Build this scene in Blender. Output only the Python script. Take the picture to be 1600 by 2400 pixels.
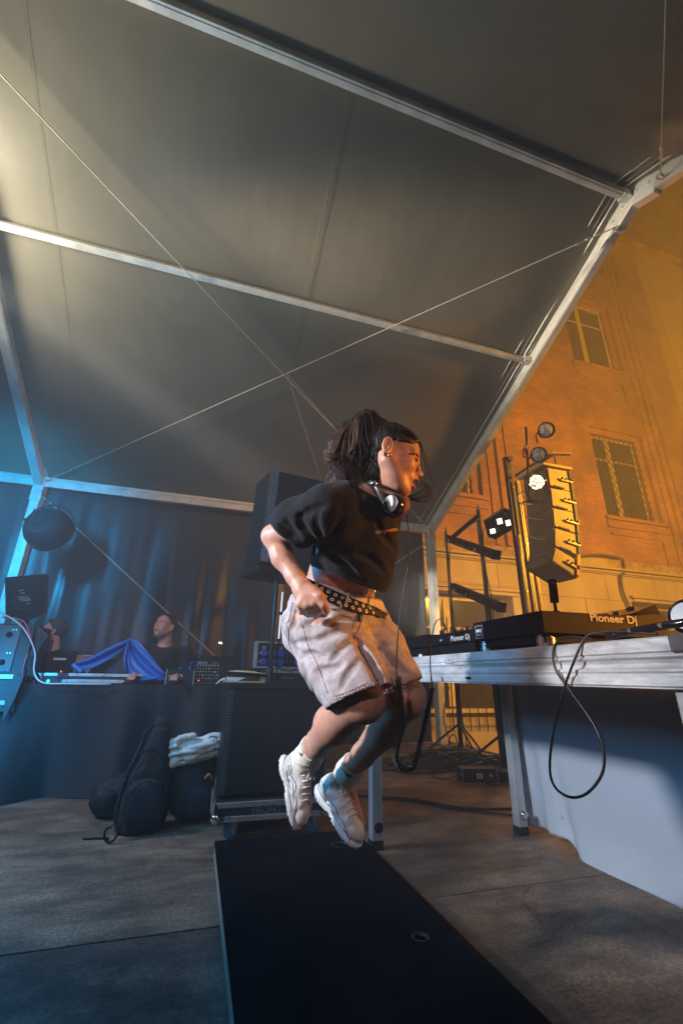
import bpy, bmesh, math, random
import numpy as np
from mathutils import Vector as V, Matrix, Quaternion, noise as mnoise
random.seed(7)
for o in list(bpy.data.objects): bpy.data.objects.remove(o, do_unlink=True)
SC = bpy.context.scene
COL = SC.collection
PI = math.pi
R_ = math.radians

# ------------------------------------------------------------------ camera
FPX = 1022.0; H = 0.88
_th, _yaw, _roll = R_(20.84), R_(17.01), R_(1.05)
CF = V((math.sin(_yaw)*math.cos(_th), math.cos(_yaw)*math.cos(_th), math.sin(_th)))
_R0 = V((math.cos(_yaw), -math.sin(_yaw), 0)); _U0 = _R0.cross(CF)
CR = _R0*math.cos(_roll) + _U0*math.sin(_roll)
CU = -_R0*math.sin(_roll) + _U0*math.cos(_roll)
CC = V((0, 0, H))
cam_d = bpy.data.cameras.new('camera'); cam = bpy.data.objects.new('camera', cam_d); COL.objects.link(cam)
cam_d.sensor_fit = 'HORIZONTAL'; cam_d.sensor_width = 24.0; cam_d.lens = FPX/1600*24.0
cam_d.clip_start = 0.02; cam_d.clip_end = 300
cam.matrix_world = Matrix(((CR.x, CU.x, -CF.x, 0), (CR.y, CU.y, -CF.y, 0), (CR.z, CU.z, -CF.z, H), (0, 0, 0, 1)))
SC.camera = cam
def ray(x, y): return CF + CR*((x-800)/FPX) - CU*((y-1200)/FPX)
def AZ(x, y, z=0.0): d = ray(x, y); return CC + d*((z-H)/d.z)      # the point seen at x,y on the level z
def AY(x, y, Y): d = ray(x, y); return CC + d*(Y/d.y)              # ... on the upright plane Y
def AX(x, y, X): d = ray(x, y); return CC + d*(X/d.x)              # ... on the upright plane X
def AT(x, y, t): return CC + ray(x, y)*t                           # ... t metres into the scene

# ------------------------------------------------------------------ night sky
w = bpy.data.worlds.new('World'); SC.world = w; w.use_nodes = True
wn = w.node_tree; bg = wn.nodes['Background']
sky = wn.nodes.new('ShaderNodeTexSky'); sky.sky_type = 'NISHITA'; sky.sun_disc = False
sky.sun_elevation = R_(-3.0); sky.sun_rotation = R_(200)
wn.links.new(sky.outputs[0], bg.inputs[0]); bg.inputs[1].default_value = 0.05
SC.render.engine = 'CYCLES'
SC.view_settings.view_transform = 'Standard'; SC.view_settings.look = 'None'
SC.view_settings.exposure = 0.0; SC.view_settings.gamma = 1.0; SC.view_settings.use_curve_mapping = False
cy = SC.cycles
cy.use_denoising = True; cy.max_bounces = 5; cy.diffuse_bounces = 3; cy.glossy_bounces = 3
cy.transmission_bounces = 3; cy.volume_bounces = 0; cy.transparent_max_bounces = 8
cy.sample_clamp_indirect = 4.0; cy.sample_clamp_direct = 0
cy.use_light_tree = True; cy.use_adaptive_sampling = True; cy.adaptive_threshold = 0.02

# ------------------------------------------------------------------ lamps inferred from the light, and added fills
def lamp(name, kind, loc, power, color, aim=None, size=0.1, angle=60, blend=0.4):
    d = bpy.data.lights.new(name, kind); d.energy = power; d.color = color
    if kind == 'SPOT': d.spot_size = R_(angle); d.spot_blend = blend; d.shadow_soft_size = size
    elif kind == 'POINT': d.shadow_soft_size = size
    elif kind == 'AREA': d.size = size; d.shape = 'DISK'
    o = bpy.data.objects.new(name, d); COL.objects.link(o); o.location = loc
    if aim is not None: o.rotation_euler = (V(aim)-V(loc)).to_track_quat('-Z', 'Y').to_euler()
    return o
lamp('roof_glow', 'SPOT', tuple(AT(-520,420,2.9)), 400, (1,.93,.72), aim=(-.2,3.2,5.2), size=.35, angle=140, blend=.9)
lamp('rafter_beam', 'SPOT', (-3.4,3.0,4.0), 2900, (1,.84,.62), aim=(3.57,2.9,4.85), size=.25, angle=24, blend=1.0)
lamp('key_dancer', 'SPOT', (-3.0,1.2,2.3), 1000, (.98,.97,1), aim=(.72,1.6,1.2), size=.16, angle=27, blend=.4)
lamp('blue_low', 'SPOT', (-3.2,1.9,1.7), 75, (.16,.5,1), aim=(2.06,1.9,.55), size=.15, angle=36, blend=.7)
lamp('sodium_flood', 'SPOT', (9.5,.5,4.6), 7000, (1,.44,.03), aim=(9.5,9,8.2), size=.25, angle=150, blend=.5)
lamp('sodium_low', 'SPOT', (6.6,-1.0,2.2), 2700, (1,.34,.035), aim=(.9,1.35,1.3), size=.45, angle=19, blend=.7)
lamp('facade_near', 'POINT', (6.3,7.6,1.9), 85, (1,.55,.28), size=.2)
lamp('deck_fill', 'SPOT', (-1.4,-1.2,2.6), 115, (1,.78,.74), aim=(1.2,1.5,1.0), size=.1, angle=38, blend=.6)  # soft fill added for the woman's front, unseen source
lamp('bag_fill', 'SPOT', (-1.4,-1.2,2.6), 120, (1,.9,.85), aim=(.12,3.4,.75), size=.1, angle=26, blend=.9)  # unseen spot added to brighten bags, sweatshirt and speaker strip
lamp('floor_fill', 'SPOT', (3.0,1.2,5.0), 150, (1,.45,.15), aim=(2.4,2.8,0), size=.1, angle=60, blend=.8)  # warm fill added over the right-hand floor
lamp('crew_fill', 'SPOT', (-1.2,1.2,3.0), 210, (1,.50,.40), aim=(-.85,4.85,1.3), size=.1, angle=27, blend=.7)  # unseen spot added to lift the two seated faces
lamp('blue_wash', 'POINT', tuple(AT(-125,1180,2.0)), 95, (.015,.45,1), size=.25)
lamp('blue_beam', 'SPOT', tuple(AT(-260,900,3.0)), 700, (.015,.45,1), aim=tuple(AT(-20,1250,5.2)), size=.25, angle=75, blend=1.0)
lamp('blue_beam_low', 'SPOT', tuple(AT(-330,1500,2.4)), 210, (.015,.43,1), aim=(-1.5,4.25,.55), size=.25, angle=60, blend=1.0)
lamp('post_beam', 'SPOT', (-1.6,2.0,2.9), 2600, (1,.93,.8), aim=(3.5,6.36,2.0), size=.08, angle=11, blend=.6)
lamp('back_fill', 'SPOT', (-3.0,2.9,3.1), 330, (.86,.88,1), aim=(-.1,3.5,0), size=.15, angle=46, blend=.7)  # neutral fill added where the left floor came out too dark


# ------------------------------------------------------------------ materials
def mat(name, col, rough=0.6, metal=0.0, spec=0.5, var=0.0, vscale=8.0, vcol=None, bump=0.0, bscale=60.0,
        emit=None, estr=0.0, stretch=None, detail=5.0, trans=0.0, sheen=0.0, sss=0.0, rvar=0.0, coat=0.0):
    m = bpy.data.materials.new(name); m.use_nodes = True
    nt = m.node_tree; b = nt.nodes['Principled BSDF']; L = nt.links
    b.inputs['Base Color'].default_value = (*col, 1); b.inputs['Roughness'].default_value = rough
    b.inputs['Metallic'].default_value = metal; b.inputs['Specular IOR Level'].default_value = spec
    if trans: b.inputs['Transmission Weight'].default_value = trans
    if sheen: b.inputs['Sheen Weight'].default_value = sheen
    if coat: b.inputs['Coat Weight'].default_value = coat; b.inputs['Coat Roughness'].default_value = 0.1
    if sss:
        b.inputs['Subsurface Weight'].default_value = sss; b.inputs['Subsurface Radius'].default_value = (1, .35, .2)
        b.inputs['Subsurface Scale'].default_value = 0.008
    if emit: b.inputs['Emission Color'].default_value = (*emit, 1); b.inputs['Emission Strength'].default_value = estr
    if var or bump or rvar:
        tc = nt.nodes.new('ShaderNodeTexCoord'); src = tc.outputs['Object']
        if stretch:
            mp = nt.nodes.new('ShaderNodeMapping'); mp.inputs['Scale'].default_value = stretch
            L.new(src, mp.inputs[0]); src = mp.outputs[0]
    if var:
        n = nt.nodes.new('ShaderNodeTexNoise'); n.inputs['Scale'].default_value = vscale; n.inputs['Detail'].default_value = detail
        n.inputs['Roughness'].default_value = 0.62; L.new(src, n.inputs['Vector'])
        r = nt.nodes.new('ShaderNodeValToRGB'); r.color_ramp.elements[0].position = 0.32; r.color_ramp.elements[1].position = 0.68
        c2 = vcol or tuple(min(1, c*(1+var)) for c in col); c1 = tuple(c*(1-var) for c in col) if not vcol else col
        r.color_ramp.elements[0].color = (*c1, 1); r.color_ramp.elements[1].color = (*c2, 1)
        L.new(n.outputs[0], r.inputs[0]); L.new(r.outputs[0], b.inputs['Base Color'])
    if rvar:
        n3 = nt.nodes.new('ShaderNodeTexNoise'); n3.inputs['Scale'].default_value = vscale*1.7; n3.inputs['Detail'].default_value = 6; L.new(src, n3.inputs['Vector'])
        mr = nt.nodes.new('ShaderNodeMapRange'); mr.inputs[1].default_value = 0.3; mr.inputs[2].default_value = 0.7
        mr.inputs[3].default_value = max(0.02, rough-rvar); mr.inputs[4].default_value = min(1, rough+rvar)
        L.new(n3.outputs[0], mr.inputs[0]); L.new(mr.outputs[0], b.inputs['Roughness'])
    if bump:
        n2 = nt.nodes.new('ShaderNodeTexNoise'); n2.inputs['Scale'].default_value = bscale; n2.inputs['Detail'].default_value = 5; L.new(src, n2.inputs['Vector'])
        bp = nt.nodes.new('ShaderNodeBump'); bp.inputs['Strength'].default_value = bump; bp.inputs['Distance'].default_value = 0.01
        L.new(n2.outputs[0], bp.inputs['Height']); L.new(bp.outputs[0], b.inputs['Normal'])
    return m
def holes(name, col, hole, scale, rough=0.5, metal=0.4):
    """perforated sheet: rows of small round holes as flat relief"""
    m = mat(name, col, rough, metal); nt = m.node_tree; b = nt.nodes['Principled BSDF']; L = nt.links
    tc = nt.nodes.new('ShaderNodeTexCoord'); mp = nt.nodes.new('ShaderNodeMapping'); mp.inputs['Rotation'].default_value = (0, 0, 0)
    L.new(tc.outputs['UV'], mp.inputs[0])
    v = nt.nodes.new('ShaderNodeTexVoronoi'); v.voronoi_dimensions = '2D'; v.inputs['Scale'].default_value = scale; v.inputs['Randomness'].default_value = 0.12
    L.new(mp.outputs[0], v.inputs['Vector'])
    r = nt.nodes.new('ShaderNodeValToRGB'); r.color_ramp.elements[0].position = 0.30; r.color_ramp.elements[1].position = 0.40
    r.color_ramp.elements[0].color = (*hole, 1); r.color_ramp.elements[1].color = (*col, 1)
    L.new(v.outputs[0], r.inputs[0]); L.new(r.outputs[0], b.inputs['Base Color'])
    bp = nt.nodes.new('ShaderNodeBump'); bp.inputs['Strength'].default_value = 0.6; bp.inputs['Distance'].default_value = 0.004
    L.new(r.outputs[0], bp.inputs['Height']); L.new(bp.outputs[0], b.inputs['Normal'])
    return m

# ------------------------------------------------------------------ mesh building
class MB:
    def __init__(s): s.v = []; s.f = []; s.uv = None
    def add(s, vs, fs):
        n = len(s.v); s.v += [tuple(p) for p in vs]; s.f += [tuple(i+n for i in f) for f in fs]; return s
    def box(s, a, b, M=None):
        (x0, y0, z0), (x1, y1, z1) = a, b
        vs = [V(p) for p in ((x0,y0,z0),(x1,y0,z0),(x1,y1,z0),(x0,y1,z0),(x0,y0,z1),(x1,y0,z1),(x1,y1,z1),(x0,y1,z1))]
        if M is not None: vs = [M @ p for p in vs]
        return s.add(vs, [(0,3,2,1),(4,5,6,7),(0,1,5,4),(1,2,6,5),(2,3,7,6),(3,0,4,7)])
    def beam(s, p, q, wd, ht, up=(0,0,1)):
        p = V(p); q = V(q); d = (q-p).normalized(); u = V(up); sd = d.cross(u).normalized(); u = sd.cross(d).normalized()
        vs = []
        for c in (p, q):
            for a, b in ((-1,-1),(1,-1),(1,1),(-1,1)): vs.append(c + sd*(a*wd/2) + u*(b*ht/2))
        return s.add(vs, [(3,2,1,0),(4,5,6,7),(0,1,5,4),(1,2,6,5),(2,3,7,6),(3,0,4,7)])
    def tube(s, pts, r, n=8, cap=True):
        pts = [V(p) for p in pts]; k = len(pts)
        rs = r if isinstance(r, (list, tuple)) else [r]*k
        t0 = (pts[1]-pts[0]).normalized(); a = t0.orthogonal().normalized(); vs = []
        for i, p in enumerate(pts):
            t = (pts[min(i+1, k-1)]-pts[max(i-1, 0)])
            t = t.normalized() if t.length > 1e-9 else t0
            a = (a - t*a.dot(t)); a = a.normalized() if a.length > 1e-6 else t.orthogonal().normalized()
            b = t.cross(a)
            for j in range(n):
                g = 2*PI*j/n; vs.append(p + (a*math.cos(g)+b*math.sin(g))*rs[i])
        fs = [(i*n+j, i*n+(j+1)%n, (i+1)*n+(j+1)%n, (i+1)*n+j) for i in range(k-1) for j in range(n)]
        if cap: fs += [tuple(range(n))[::-1], tuple((k-1)*n+j for j in range(n))]
        return s.add(vs, fs)
    def cyl(s, p, q, r, n=20, r2=None): return s.tube([p, q], [r, r if r2 is None else r2], n)
    def lathe(s, c, axis, prof, n=28, cap=True):
        c = V(c); ax = V(axis).normalized(); a = ax.orthogonal().normalized(); b = ax.cross(a); vs = []
        for (h, r) in prof:
            for j in range(n):
                g = 2*PI*j/n; vs.append(c + ax*h + (a*math.cos(g)+b*math.sin(g))*max(r, 1e-4))
        k = len(prof); fs = [(i*n+j, i*n+(j+1)%n, (i+1)*n+(j+1)%n, (i+1)*n+j) for i in range(k-1) for j in range(n)]
        if cap: fs += [tuple(range(n))[::-1], tuple((k-1)*n+j for j in range(n))]
        return s.add(vs, fs)
    def prism(s, poly, d):
        """poly: list of points (a flat outline), d: the extrusion vector"""
        poly = [V(p) for p in poly]; n = len(poly); d = V(d)
        return s.add(poly+[p+d for p in poly], [tuple(range(n))[::-1], tuple(range(n, 2*n))]+[(i, (i+1)%n, n+(i+1)%n, n+i) for i in range(n)])
    def grid(s, fn, nu, nv):
        vs = [fn(i/nu, j/nv) for j in range(nv+1) for i in range(nu+1)]; w_ = nu+1
        return s.add(vs, [(j*w_+i, j*w_+i+1, (j+1)*w_+i+1, (j+1)*w_+i) for j in range(nv) for i in range(nu)])
    def build(s, name, m, parent=None, smooth=False, bevel=0.0, solid=0.0, label=None, seg=2):
        me = bpy.data.meshes.new(name); me.from_pydata(s.v, [], s.f); me.update()
        bm = bmesh.new(); bm.from_mesh(me); bmesh.ops.recalc_face_normals(bm, faces=bm.faces); bm.to_mesh(me); bm.free()
        o = bpy.data.objects.new(name, me); COL.objects.link(o); me.materials.append(m)
        if smooth:
            for p in me.polygons: p.use_smooth = True
            if smooth == 'auto':
                try: me.set_sharp_from_angle(angle=R_(38))
                except Exception: pass
        if solid: md = o.modifiers.new('solid', 'SOLIDIFY'); md.thickness = solid; md.offset = 0
        if bevel:
            md = o.modifiers.new('bevel', 'BEVEL'); md.width = bevel; md.segments = seg; md.limit_method = 'ANGLE'; md.angle_limit = R_(40)
        if parent is not None: attach(o, parent)
        if label: o['label'] = label
        return o
def attach(o, parent):
    o.parent = parent; o.matrix_parent_inverse = root_inv(parent)
def root_inv(p):
    M = Matrix.Translation(p.location) if p.parent is None else Matrix.Identity(4)
    if p.parent is None and p.type == 'EMPTY': return M.inverted()
    return Matrix.Identity(4)
def uvbox(o, scale=1.0):
    """flat projection by the main direction of each face, in metres"""
    me = o.data; uv = me.uv_layers.new(name='UVMap')
    for p in me.polygons:
        n = p.normal; ax = max(range(3), key=lambda i: abs(n[i]))
        for li in p.loop_indices:
            c = me.vertices[me.loops[li].vertex_index].co
            uv.data[li].uv = ((c.y, c.z) if ax == 0 else (c.x, c.z) if ax == 1 else (c.x, c.y))
def thing(name, label, cat, loc=(0,0,0), group=None):
    o = bpy.data.objects.new(name, None); COL.objects.link(o); o.location = loc; o.empty_display_size = 0.1
    o['label'] = label; o['category'] = cat
    if group: o['group'] = group
    return o
def tag(o, label, cat, group=None, kind=None):
    o['label'] = label; o['category'] = cat
    if group: o['group'] = group
    if kind: o['kind'] = kind
    return o
def struct(o, label=None):
    o['kind'] = 'structure'
    if label: o['label'] = label
    return o
def dup(root, M, label, group=None):
    """copy of a thing with its parts, moved by M"""
    r = root.copy(); COL.objects.link(r); r.matrix_world = M @ root.matrix_basis; r['label'] = label
    if group: r['group'] = group
    def rec(a, b):
        for ch in list(a.children):
            c = ch.copy(); COL.objects.link(c); c.parent = b; rec(ch, c)
    rec(root, r)
    return r
def text(s, size, M, m, parent, name='lettering', ext=0.0006, bold=0.0, xs=1.0):
    cu = bpy.data.curves.new('lettering', 'FONT'); cu.body = s; cu.size = size; cu.extrude = ext; cu.offset = bold
    cu.align_x = 'CENTER'; cu.align_y = 'CENTER'; cu.resolution_u = 3
    t = bpy.data.objects.new('tmp', cu); COL.objects.link(t)
    dg = bpy.context.evaluated_depsgraph_get(); me = bpy.data.meshes.new_from_object(t.evaluated_get(dg))
    bpy.data.objects.remove(t, do_unlink=True)
    me.transform(M @ Matrix.Diagonal((xs, 1, 1, 1))); me.materials.clear(); me.materials.append(m)
    o = bpy.data.objects.new(name, me); COL.objects.link(o)
    if parent is not None: attach(o, parent)
    return o
def frameM(o, x, y):
    """matrix whose local x,y run along x,y and whose origin is o"""
    x = V(x).normalized(); z = x.cross(V(y)).normalized(); y = z.cross(x)
    return Matrix(((x.x, y.x, z.x, o[0]), (x.y, y.y, z.y, o[1]), (x.z, y.z, z.z, o[2]), (0, 0, 0, 1)))
def smooth_path(pts, n=8):
    P = [V(p) for p in pts]; P = [P[0]*2-P[1]]+P+[P[-1]*2-P[-2]]; out = []
    for i in range(1, len(P)-2):
        for k in range(n):
            t = k/n; a, b, c, d = P[i-1], P[i], P[i+1], P[i+2]
            out.append(0.5*((b*2)+(c-a)*t+(a*2-b*5+c*4-d)*t*t+(b*3-a-c*3+d)*t**3))
    out.append(P[-2]); return out

# ================================================================== THE SETTING
M_ply = mat('stage plywood', (.20,.15,.11), .62, var=.32, vscale=2.2, bump=.12, bscale=140, detail=9, rvar=.12)
def stains(m):
    nt = m.node_tree; b = nt.nodes['Principled BSDF']; L = nt.links
    src = b.inputs['Base Color'].links[0].from_socket
    tc = nt.nodes.new('ShaderNodeTexCoord')
    n = nt.nodes.new('ShaderNodeTexNoise'); n.inputs['Scale'].default_value = 1.9; n.inputs['Detail'].default_value = 13; n.inputs['Roughness'].default_value = .74
    mp = nt.nodes.new('ShaderNodeMapping'); mp.inputs['Scale'].default_value = (1, 2.2, 1); L.new(tc.outputs['Object'], mp.inputs[0]); L.new(mp.outputs[0], n.inputs['Vector'])
    r = nt.nodes.new('ShaderNodeValToRGB'); r.color_ramp.elements[0].position = .42; r.color_ramp.elements[1].position = .6
    r.color_ramp.elements[0].color = (.42,.38,.42,1); r.color_ramp.elements[1].color = (1.15,1.12,1.05,1)
    L.new(n.outputs[0], r.inputs[0])
    v = nt.nodes.new('ShaderNodeTexVoronoi'); v.inputs['Scale'].default_value = 7; L.new(tc.outputs['Object'], v.inputs['Vector'])
    r2 = nt.nodes.new('ShaderNodeValToRGB'); r2.color_ramp.elements[0].position = .045; r2.color_ramp.elements[1].position = .075
    r2.color_ramp.elements[0].color = (.3,.3,.35,1); r2.color_ramp.elements[1].color = (1,1,1,1); L.new(v.outputs[0], r2.inputs[0])
    a = nt.nodes.new('ShaderNodeMix'); a.data_type = 'RGBA'; a.blend_type = 'MULTIPLY'; a.inputs[0].default_value = .85
    c = nt.nodes.new('ShaderNodeMix'); c.data_type = 'RGBA'; c.blend_type = 'MULTIPLY'; c.inputs[0].default_value = .5
    L.new(src, a.inputs[6]); L.new(r.outputs[0], a.inputs[7]); L.new(a.outputs[2], c.inputs[6]); L.new(r2.outputs[0], c.inputs[7])
    n4 = nt.nodes.new('ShaderNodeTexNoise'); n4.inputs['Scale'].default_value = 75; n4.inputs['Detail'].default_value = 6; L.new(tc.outputs['Object'], n4.inputs['Vector'])
    r4 = nt.nodes.new('ShaderNodeValToRGB'); r4.color_ramp.elements[0].position = .38; r4.color_ramp.elements[1].position = .66; r4.color_ramp.elements[0].color = (.62,.6,.6,1); r4.color_ramp.elements[1].color = (1.35,1.32,1.25,1); L.new(n4.outputs[0], r4.inputs[0])
    mp5 = nt.nodes.new('ShaderNodeMapping'); mp5.inputs['Scale'].default_value = (26, 1.6, 1); mp5.inputs['Rotation'].default_value = (0, 0, R_(63)); L.new(tc.outputs['Object'], mp5.inputs[0])
    n5 = nt.nodes.new('ShaderNodeTexNoise'); n5.inputs['Scale'].default_value = 1.4; n5.inputs['Detail'].default_value = 3; L.new(mp5.outputs[0], n5.inputs['Vector'])
    r5 = nt.nodes.new('ShaderNodeValToRGB'); r5.color_ramp.elements[0].position = .70; r5.color_ramp.elements[1].position = .74; r5.color_ramp.elements[0].color = (1,1,1,1); r5.color_ramp.elements[1].color = (1.7,1.65,1.55,1); L.new(n5.outputs[0], r5.inputs[0])
    e = nt.nodes.new('ShaderNodeMix'); e.data_type = 'RGBA'; e.blend_type = 'MULTIPLY'; e.inputs[0].default_value = .8; L.new(c.outputs[2], e.inputs[6]); L.new(r4.outputs[0], e.inputs[7])
    g5 = nt.nodes.new('ShaderNodeMix'); g5.data_type = 'RGBA'; g5.blend_type = 'MULTIPLY'; g5.inputs[0].default_value = .7; L.new(e.outputs[2], g5.inputs[6]); L.new(r5.outputs[0], g5.inputs[7]); L.new(g5.outputs[2], b.inputs['Base Color'])
stains(M_ply)
M_ply2 = mat('stained and shaded plywood', (.105,.08,.07), .66, var=.75, vscale=3.2, bump=.15, bscale=140, detail=10, rvar=.12)  # stained panels, with shadow on the front row darkened into the colour
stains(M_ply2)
M_dark = mat('black stage paint', (.012,.012,.014), .7)
M_pave = mat('plaza paving', (.16,.14,.12), .8, var=.2, vscale=1.5, bump=.2, bscale=20)
g = MB().box((-60,-40,-1.45), (60,60,-1.35)); gr = struct(g.build('ground', M_pave), 'paved ground below the stage')
# stage floor: wooden panels on a black substructure
sf = struct(MB().box((-7.5,-3.1,-1.34), (3.88,6.62,-.025)).build('floor', M_dark), 'raised stage floor of worn wooden panels')
Ys = [-3.06,-2.03,-1.0,.03,1.08,2.125,3.16,4.19,5.22,6.6]; Xs = [-7.46,-4.23,-1.79,.65,3.86]
for j in range(len(Ys)-1):
    for i in range(len(Xs)-1):
        if Ys[j+1] < -1.5: continue
        dz = random.uniform(-.0015, .0005)
        e = .003 if not (abs(Ys[j+1]-2.125) < .01) else .005
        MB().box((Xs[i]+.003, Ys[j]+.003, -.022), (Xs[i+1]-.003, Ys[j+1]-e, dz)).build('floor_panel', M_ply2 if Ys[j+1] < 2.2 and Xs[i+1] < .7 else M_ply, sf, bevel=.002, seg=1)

for ln in (((1250,2075),(1235,2085),(1228,2095),(1222,2110),(1232,2125),(1247,2140),(1258,2155),(1275,2168)), ((1232,2125),(1250,2132),(1262,2150))):
    pp = [AZ(x, y, .0012) for x, y in ln]; mm_ = MB(); wd = [.0004+.0022*abs(math.sin(i*1.7+1)) for i in range(len(pp))]
    mm_.add([p+V((-w_,0,0)) for p, w_ in zip(pp, wd)]+[p+V((w_,.001,0)) for p, w_ in zip(pp, wd)], [(i, i+1, len(pp)+i+1, len(pp)+i) for i in range(len(pp)-1)]); mm_.build('crack', M_dark, sf)
# ------------------------------------------------------------------ brick building
def brick_mat():
    m = mat('brick', (.3,.13,.05), .85); nt = m.node_tree; b = nt.nodes['Principled BSDF']; L = nt.links
    tc = nt.nodes.new('ShaderNodeTexCoord'); mp = nt.nodes.new('ShaderNodeMapping'); mp.inputs['Rotation'].default_value = (R_(90), 0, 0)
    L.new(tc.outputs['Object'], mp.inputs[0])
    br = nt.nodes.new('ShaderNodeTexBrick'); br.inputs['Scale'].default_value = 1.0
    br.inputs['Brick Width'].default_value = .29; br.inputs['Row Height'].default_value = .075; br.inputs['Mortar Size'].default_value = .008
    br.inputs['Color1'].default_value = (.36,.15,.055,1); br.inputs['Color2'].default_value = (.24,.095,.035,1); br.inputs['Mortar'].default_value = (.30,.20,.12,1)
    L.new(mp.outputs[0], br.inputs['Vector'])
    n = nt.nodes.new('ShaderNodeTexNoise'); n.inputs['Scale'].default_value = .8; n.inputs['Detail'].default_value = 12; n.inputs['Roughness'].default_value = .7; L.new(tc.outputs['Object'], n.inputs['Vector'])
    r = nt.nodes.new('ShaderNodeValToRGB'); r.color_ramp.elements[0].position = .3; r.color_ramp.elements[1].position = .7
    r.color_ramp.elements[0].color = (.42,.42,.44,1); r.color_ramp.elements[1].color = (1.25,1.22,1.1,1); L.new(n.outputs[0], r.inputs[0])
    mx = nt.nodes.new('ShaderNodeMix'); mx.data_type = 'RGBA'; mx.blend_type = 'MULTIPLY'; mx.inputs[0].default_value = 1
    L.new(br.outputs[0], mx.inputs[6]); L.new(r.outputs[0], mx.inputs[7]); L.new(mx.outputs[2], b.inputs['Base Color'])
    bp = nt.nodes.new('ShaderNodeBump'); bp.inputs['Strength'].default_value = .7; bp.inputs['Distance'].default_value = .012; bp.invert = True
    L.new(br.outputs['Fac'], bp.inputs['Height']); L.new(bp.outputs[0], b.inputs['Normal'])
    return m
M_brick = brick_mat()
M_stone = mat('pale facade stone', (.33,.27,.19), .8, var=.22, vscale=1.6, bump=.3, bscale=30, detail=9, stretch=(1,1,.35))
M_stucco = mat('ochre stucco', (.42,.32,.13), .85, var=.12, vscale=.7, bump=.15, bscale=40)
M_frieze = mat('weathered frieze', (.26,.19,.11), .85, var=.6, vscale=9, bump=.8, bscale=14)
M_wood = mat('pale window wood', (.46,.36,.18), .6, var=.15, vscale=6)
M_glass = mat('dark window glass', (.03,.028,.02), .12, spec=.7)
M_iron = mat('black iron', (.02,.018,.015), .55, metal=.4)
YF = 9.0
bl = thing('brick_building', 'tall brick building with pale stone base and latticed windows beyond the stage', 'building', (10, YF, -1.35))
WX0, WX1 = 10.79, 12.95
wins = [(WX0-6.3, WX1-6.3, 5.40, 8.42), (WX0, WX1, 5.40, 8.42), (WX0-6.3, WX1-6.3, 10.93, 14.0), (WX0, WX1, 10.93, 14.0)]
def wall_with(x0, x1, z0, z1, holes_, y0, y1, mt, name):
    xs = sorted({x0, x1, *[v for h in holes_ for v in h[:2]]}); zs = sorted({z0, z1, *[v for h in holes_ for v in h[2:]]}); m = MB()
    for i in range(len(xs)-1):
        for j in range(len(zs)-1):
            cx_, cz_ = (xs[i]+xs[i+1])/2, (zs[j]+zs[j+1])/2
            if any(h[0] < cx_ < h[1] and h[2] < cz_ < h[3] for h in holes_): continue
            m.box((xs[i], y0, zs[j]), (xs[i+1], y1, zs[j+1]))
    o = m.build(name, mt, bl)
    bm = bmesh.new(); bm.from_mesh(o.data); bmesh.ops.remove_doubles(bm, verts=bm.verts, dist=1e-4)
    seen = {}
    for f in bm.faces: seen.setdefault(tuple(sorted(v.index for v in f.verts)), []).append(f)
    bmesh.ops.delete(bm, geom=[f for l in seen.values() if len(l) > 1 for f in l], context='FACES_ONLY'); bm.to_mesh(o.data); bm.free(); return o
wall_with(-6, 15.2, 4.06, 32, wins, YF, YF+.6, M_brick, 'brick_wall')
MB().box((15.2, YF, 17.2), (26, YF+.6, 32)).build('upper_brick_wall', M_brick, bl)
MB().box((15.2, YF-.35, -1.34), (26, YF+.6, 17.19)).build('stucco_wall', M_stucco, bl)
MB().box((-6, YF-.6, 17.3), (26, YF-.002, 17.6)).box((-6, YF-.42, 17.21), (26, YF-.002, 17.298)).build('cornice', M_brick, bl)
MB().box((-6, YF+.5, -1.34), (15.19, YF+.59, 4.05)).build('backing_wall', M_stone, bl)
for bx in (WX1-6.3, WX1):                                     # stepped brick strips beside the windows
    for dx, pr in ((.22,.05), (.52,.09), (.86,.05)):
        MB().box((bx+dx, YF-pr, 4.1), (bx+dx+.12, YF-.002, 16.88)).build('brick_strip', M_brick, bl)
# the stone base in ashlar blocks, door and window openings left free
sw = [(10.95, 13.0, .9, 2.90), (4.3, 7.15, .2, 2.76)]
zrow = [-1.34, -.45, .35, 1.15, 2.0, 2.92, 3.62]
for r_, (za, zb) in enumerate(zip(zrow, zrow[1:])):
    x = 2.6 + (r_ % 2)*.8
    while x < 15.1:
        x2 = min(x+1.7, 15.18); segs = [(x, x2)]
        for (a, b_, c_, d_) in sw:
            if zb > c_+.05 and za < d_-.05:
                ns = []
                for (s0, s1) in segs:
                    if s1 <= a or s0 >= b_: ns.append((s0, s1)); continue
                    if s0 < a: ns.append((s0, a))
                    if s1 > b_: ns.append((b_, s1))
                segs = ns
        for s0, s1 in segs:
            if s1-s0 > .08:
                MB().box((s0+.004, YF-.03+random.uniform(0, .006), za+.003), (s1-.004, YF+.49, zb-.003)).build('stone', M_stone, bl, bevel=.008, seg=1)
        x = x2
MB().box((2.5, YF-.10, 3.66), (15.18, YF+.4, 3.72)).box((2.5, YF-.16, 3.74), (15.18, YF+.4, 3.80)).box((2.5, YF-.06, 3.625), (15.18, YF+.4, 3.655)).build('stone_ledge', M_stone, bl, bevel=.01)
for a_, b_ in ((2.5,7.3),(10.35,15.18)): MB().box((a_, YF-.05, 3.81), (b_, YF+.4, 4.05)).build('carved_frieze', M_frieze, bl)
MB().box((7.31, YF-.06, 3.81), (10.34, YF+.4, 4.05)).build('plain_frieze', M_stone, bl)
def lintel(x0, x1, z): return MB().box((x0, YF-.14, z), (x1, YF-.035, z+.07)).box((x0+.1, YF-.09, z-.09), (x1-.1, YF-.035, z-.01)).build('lintel', M_stone, bl, bevel=.008)
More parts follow.
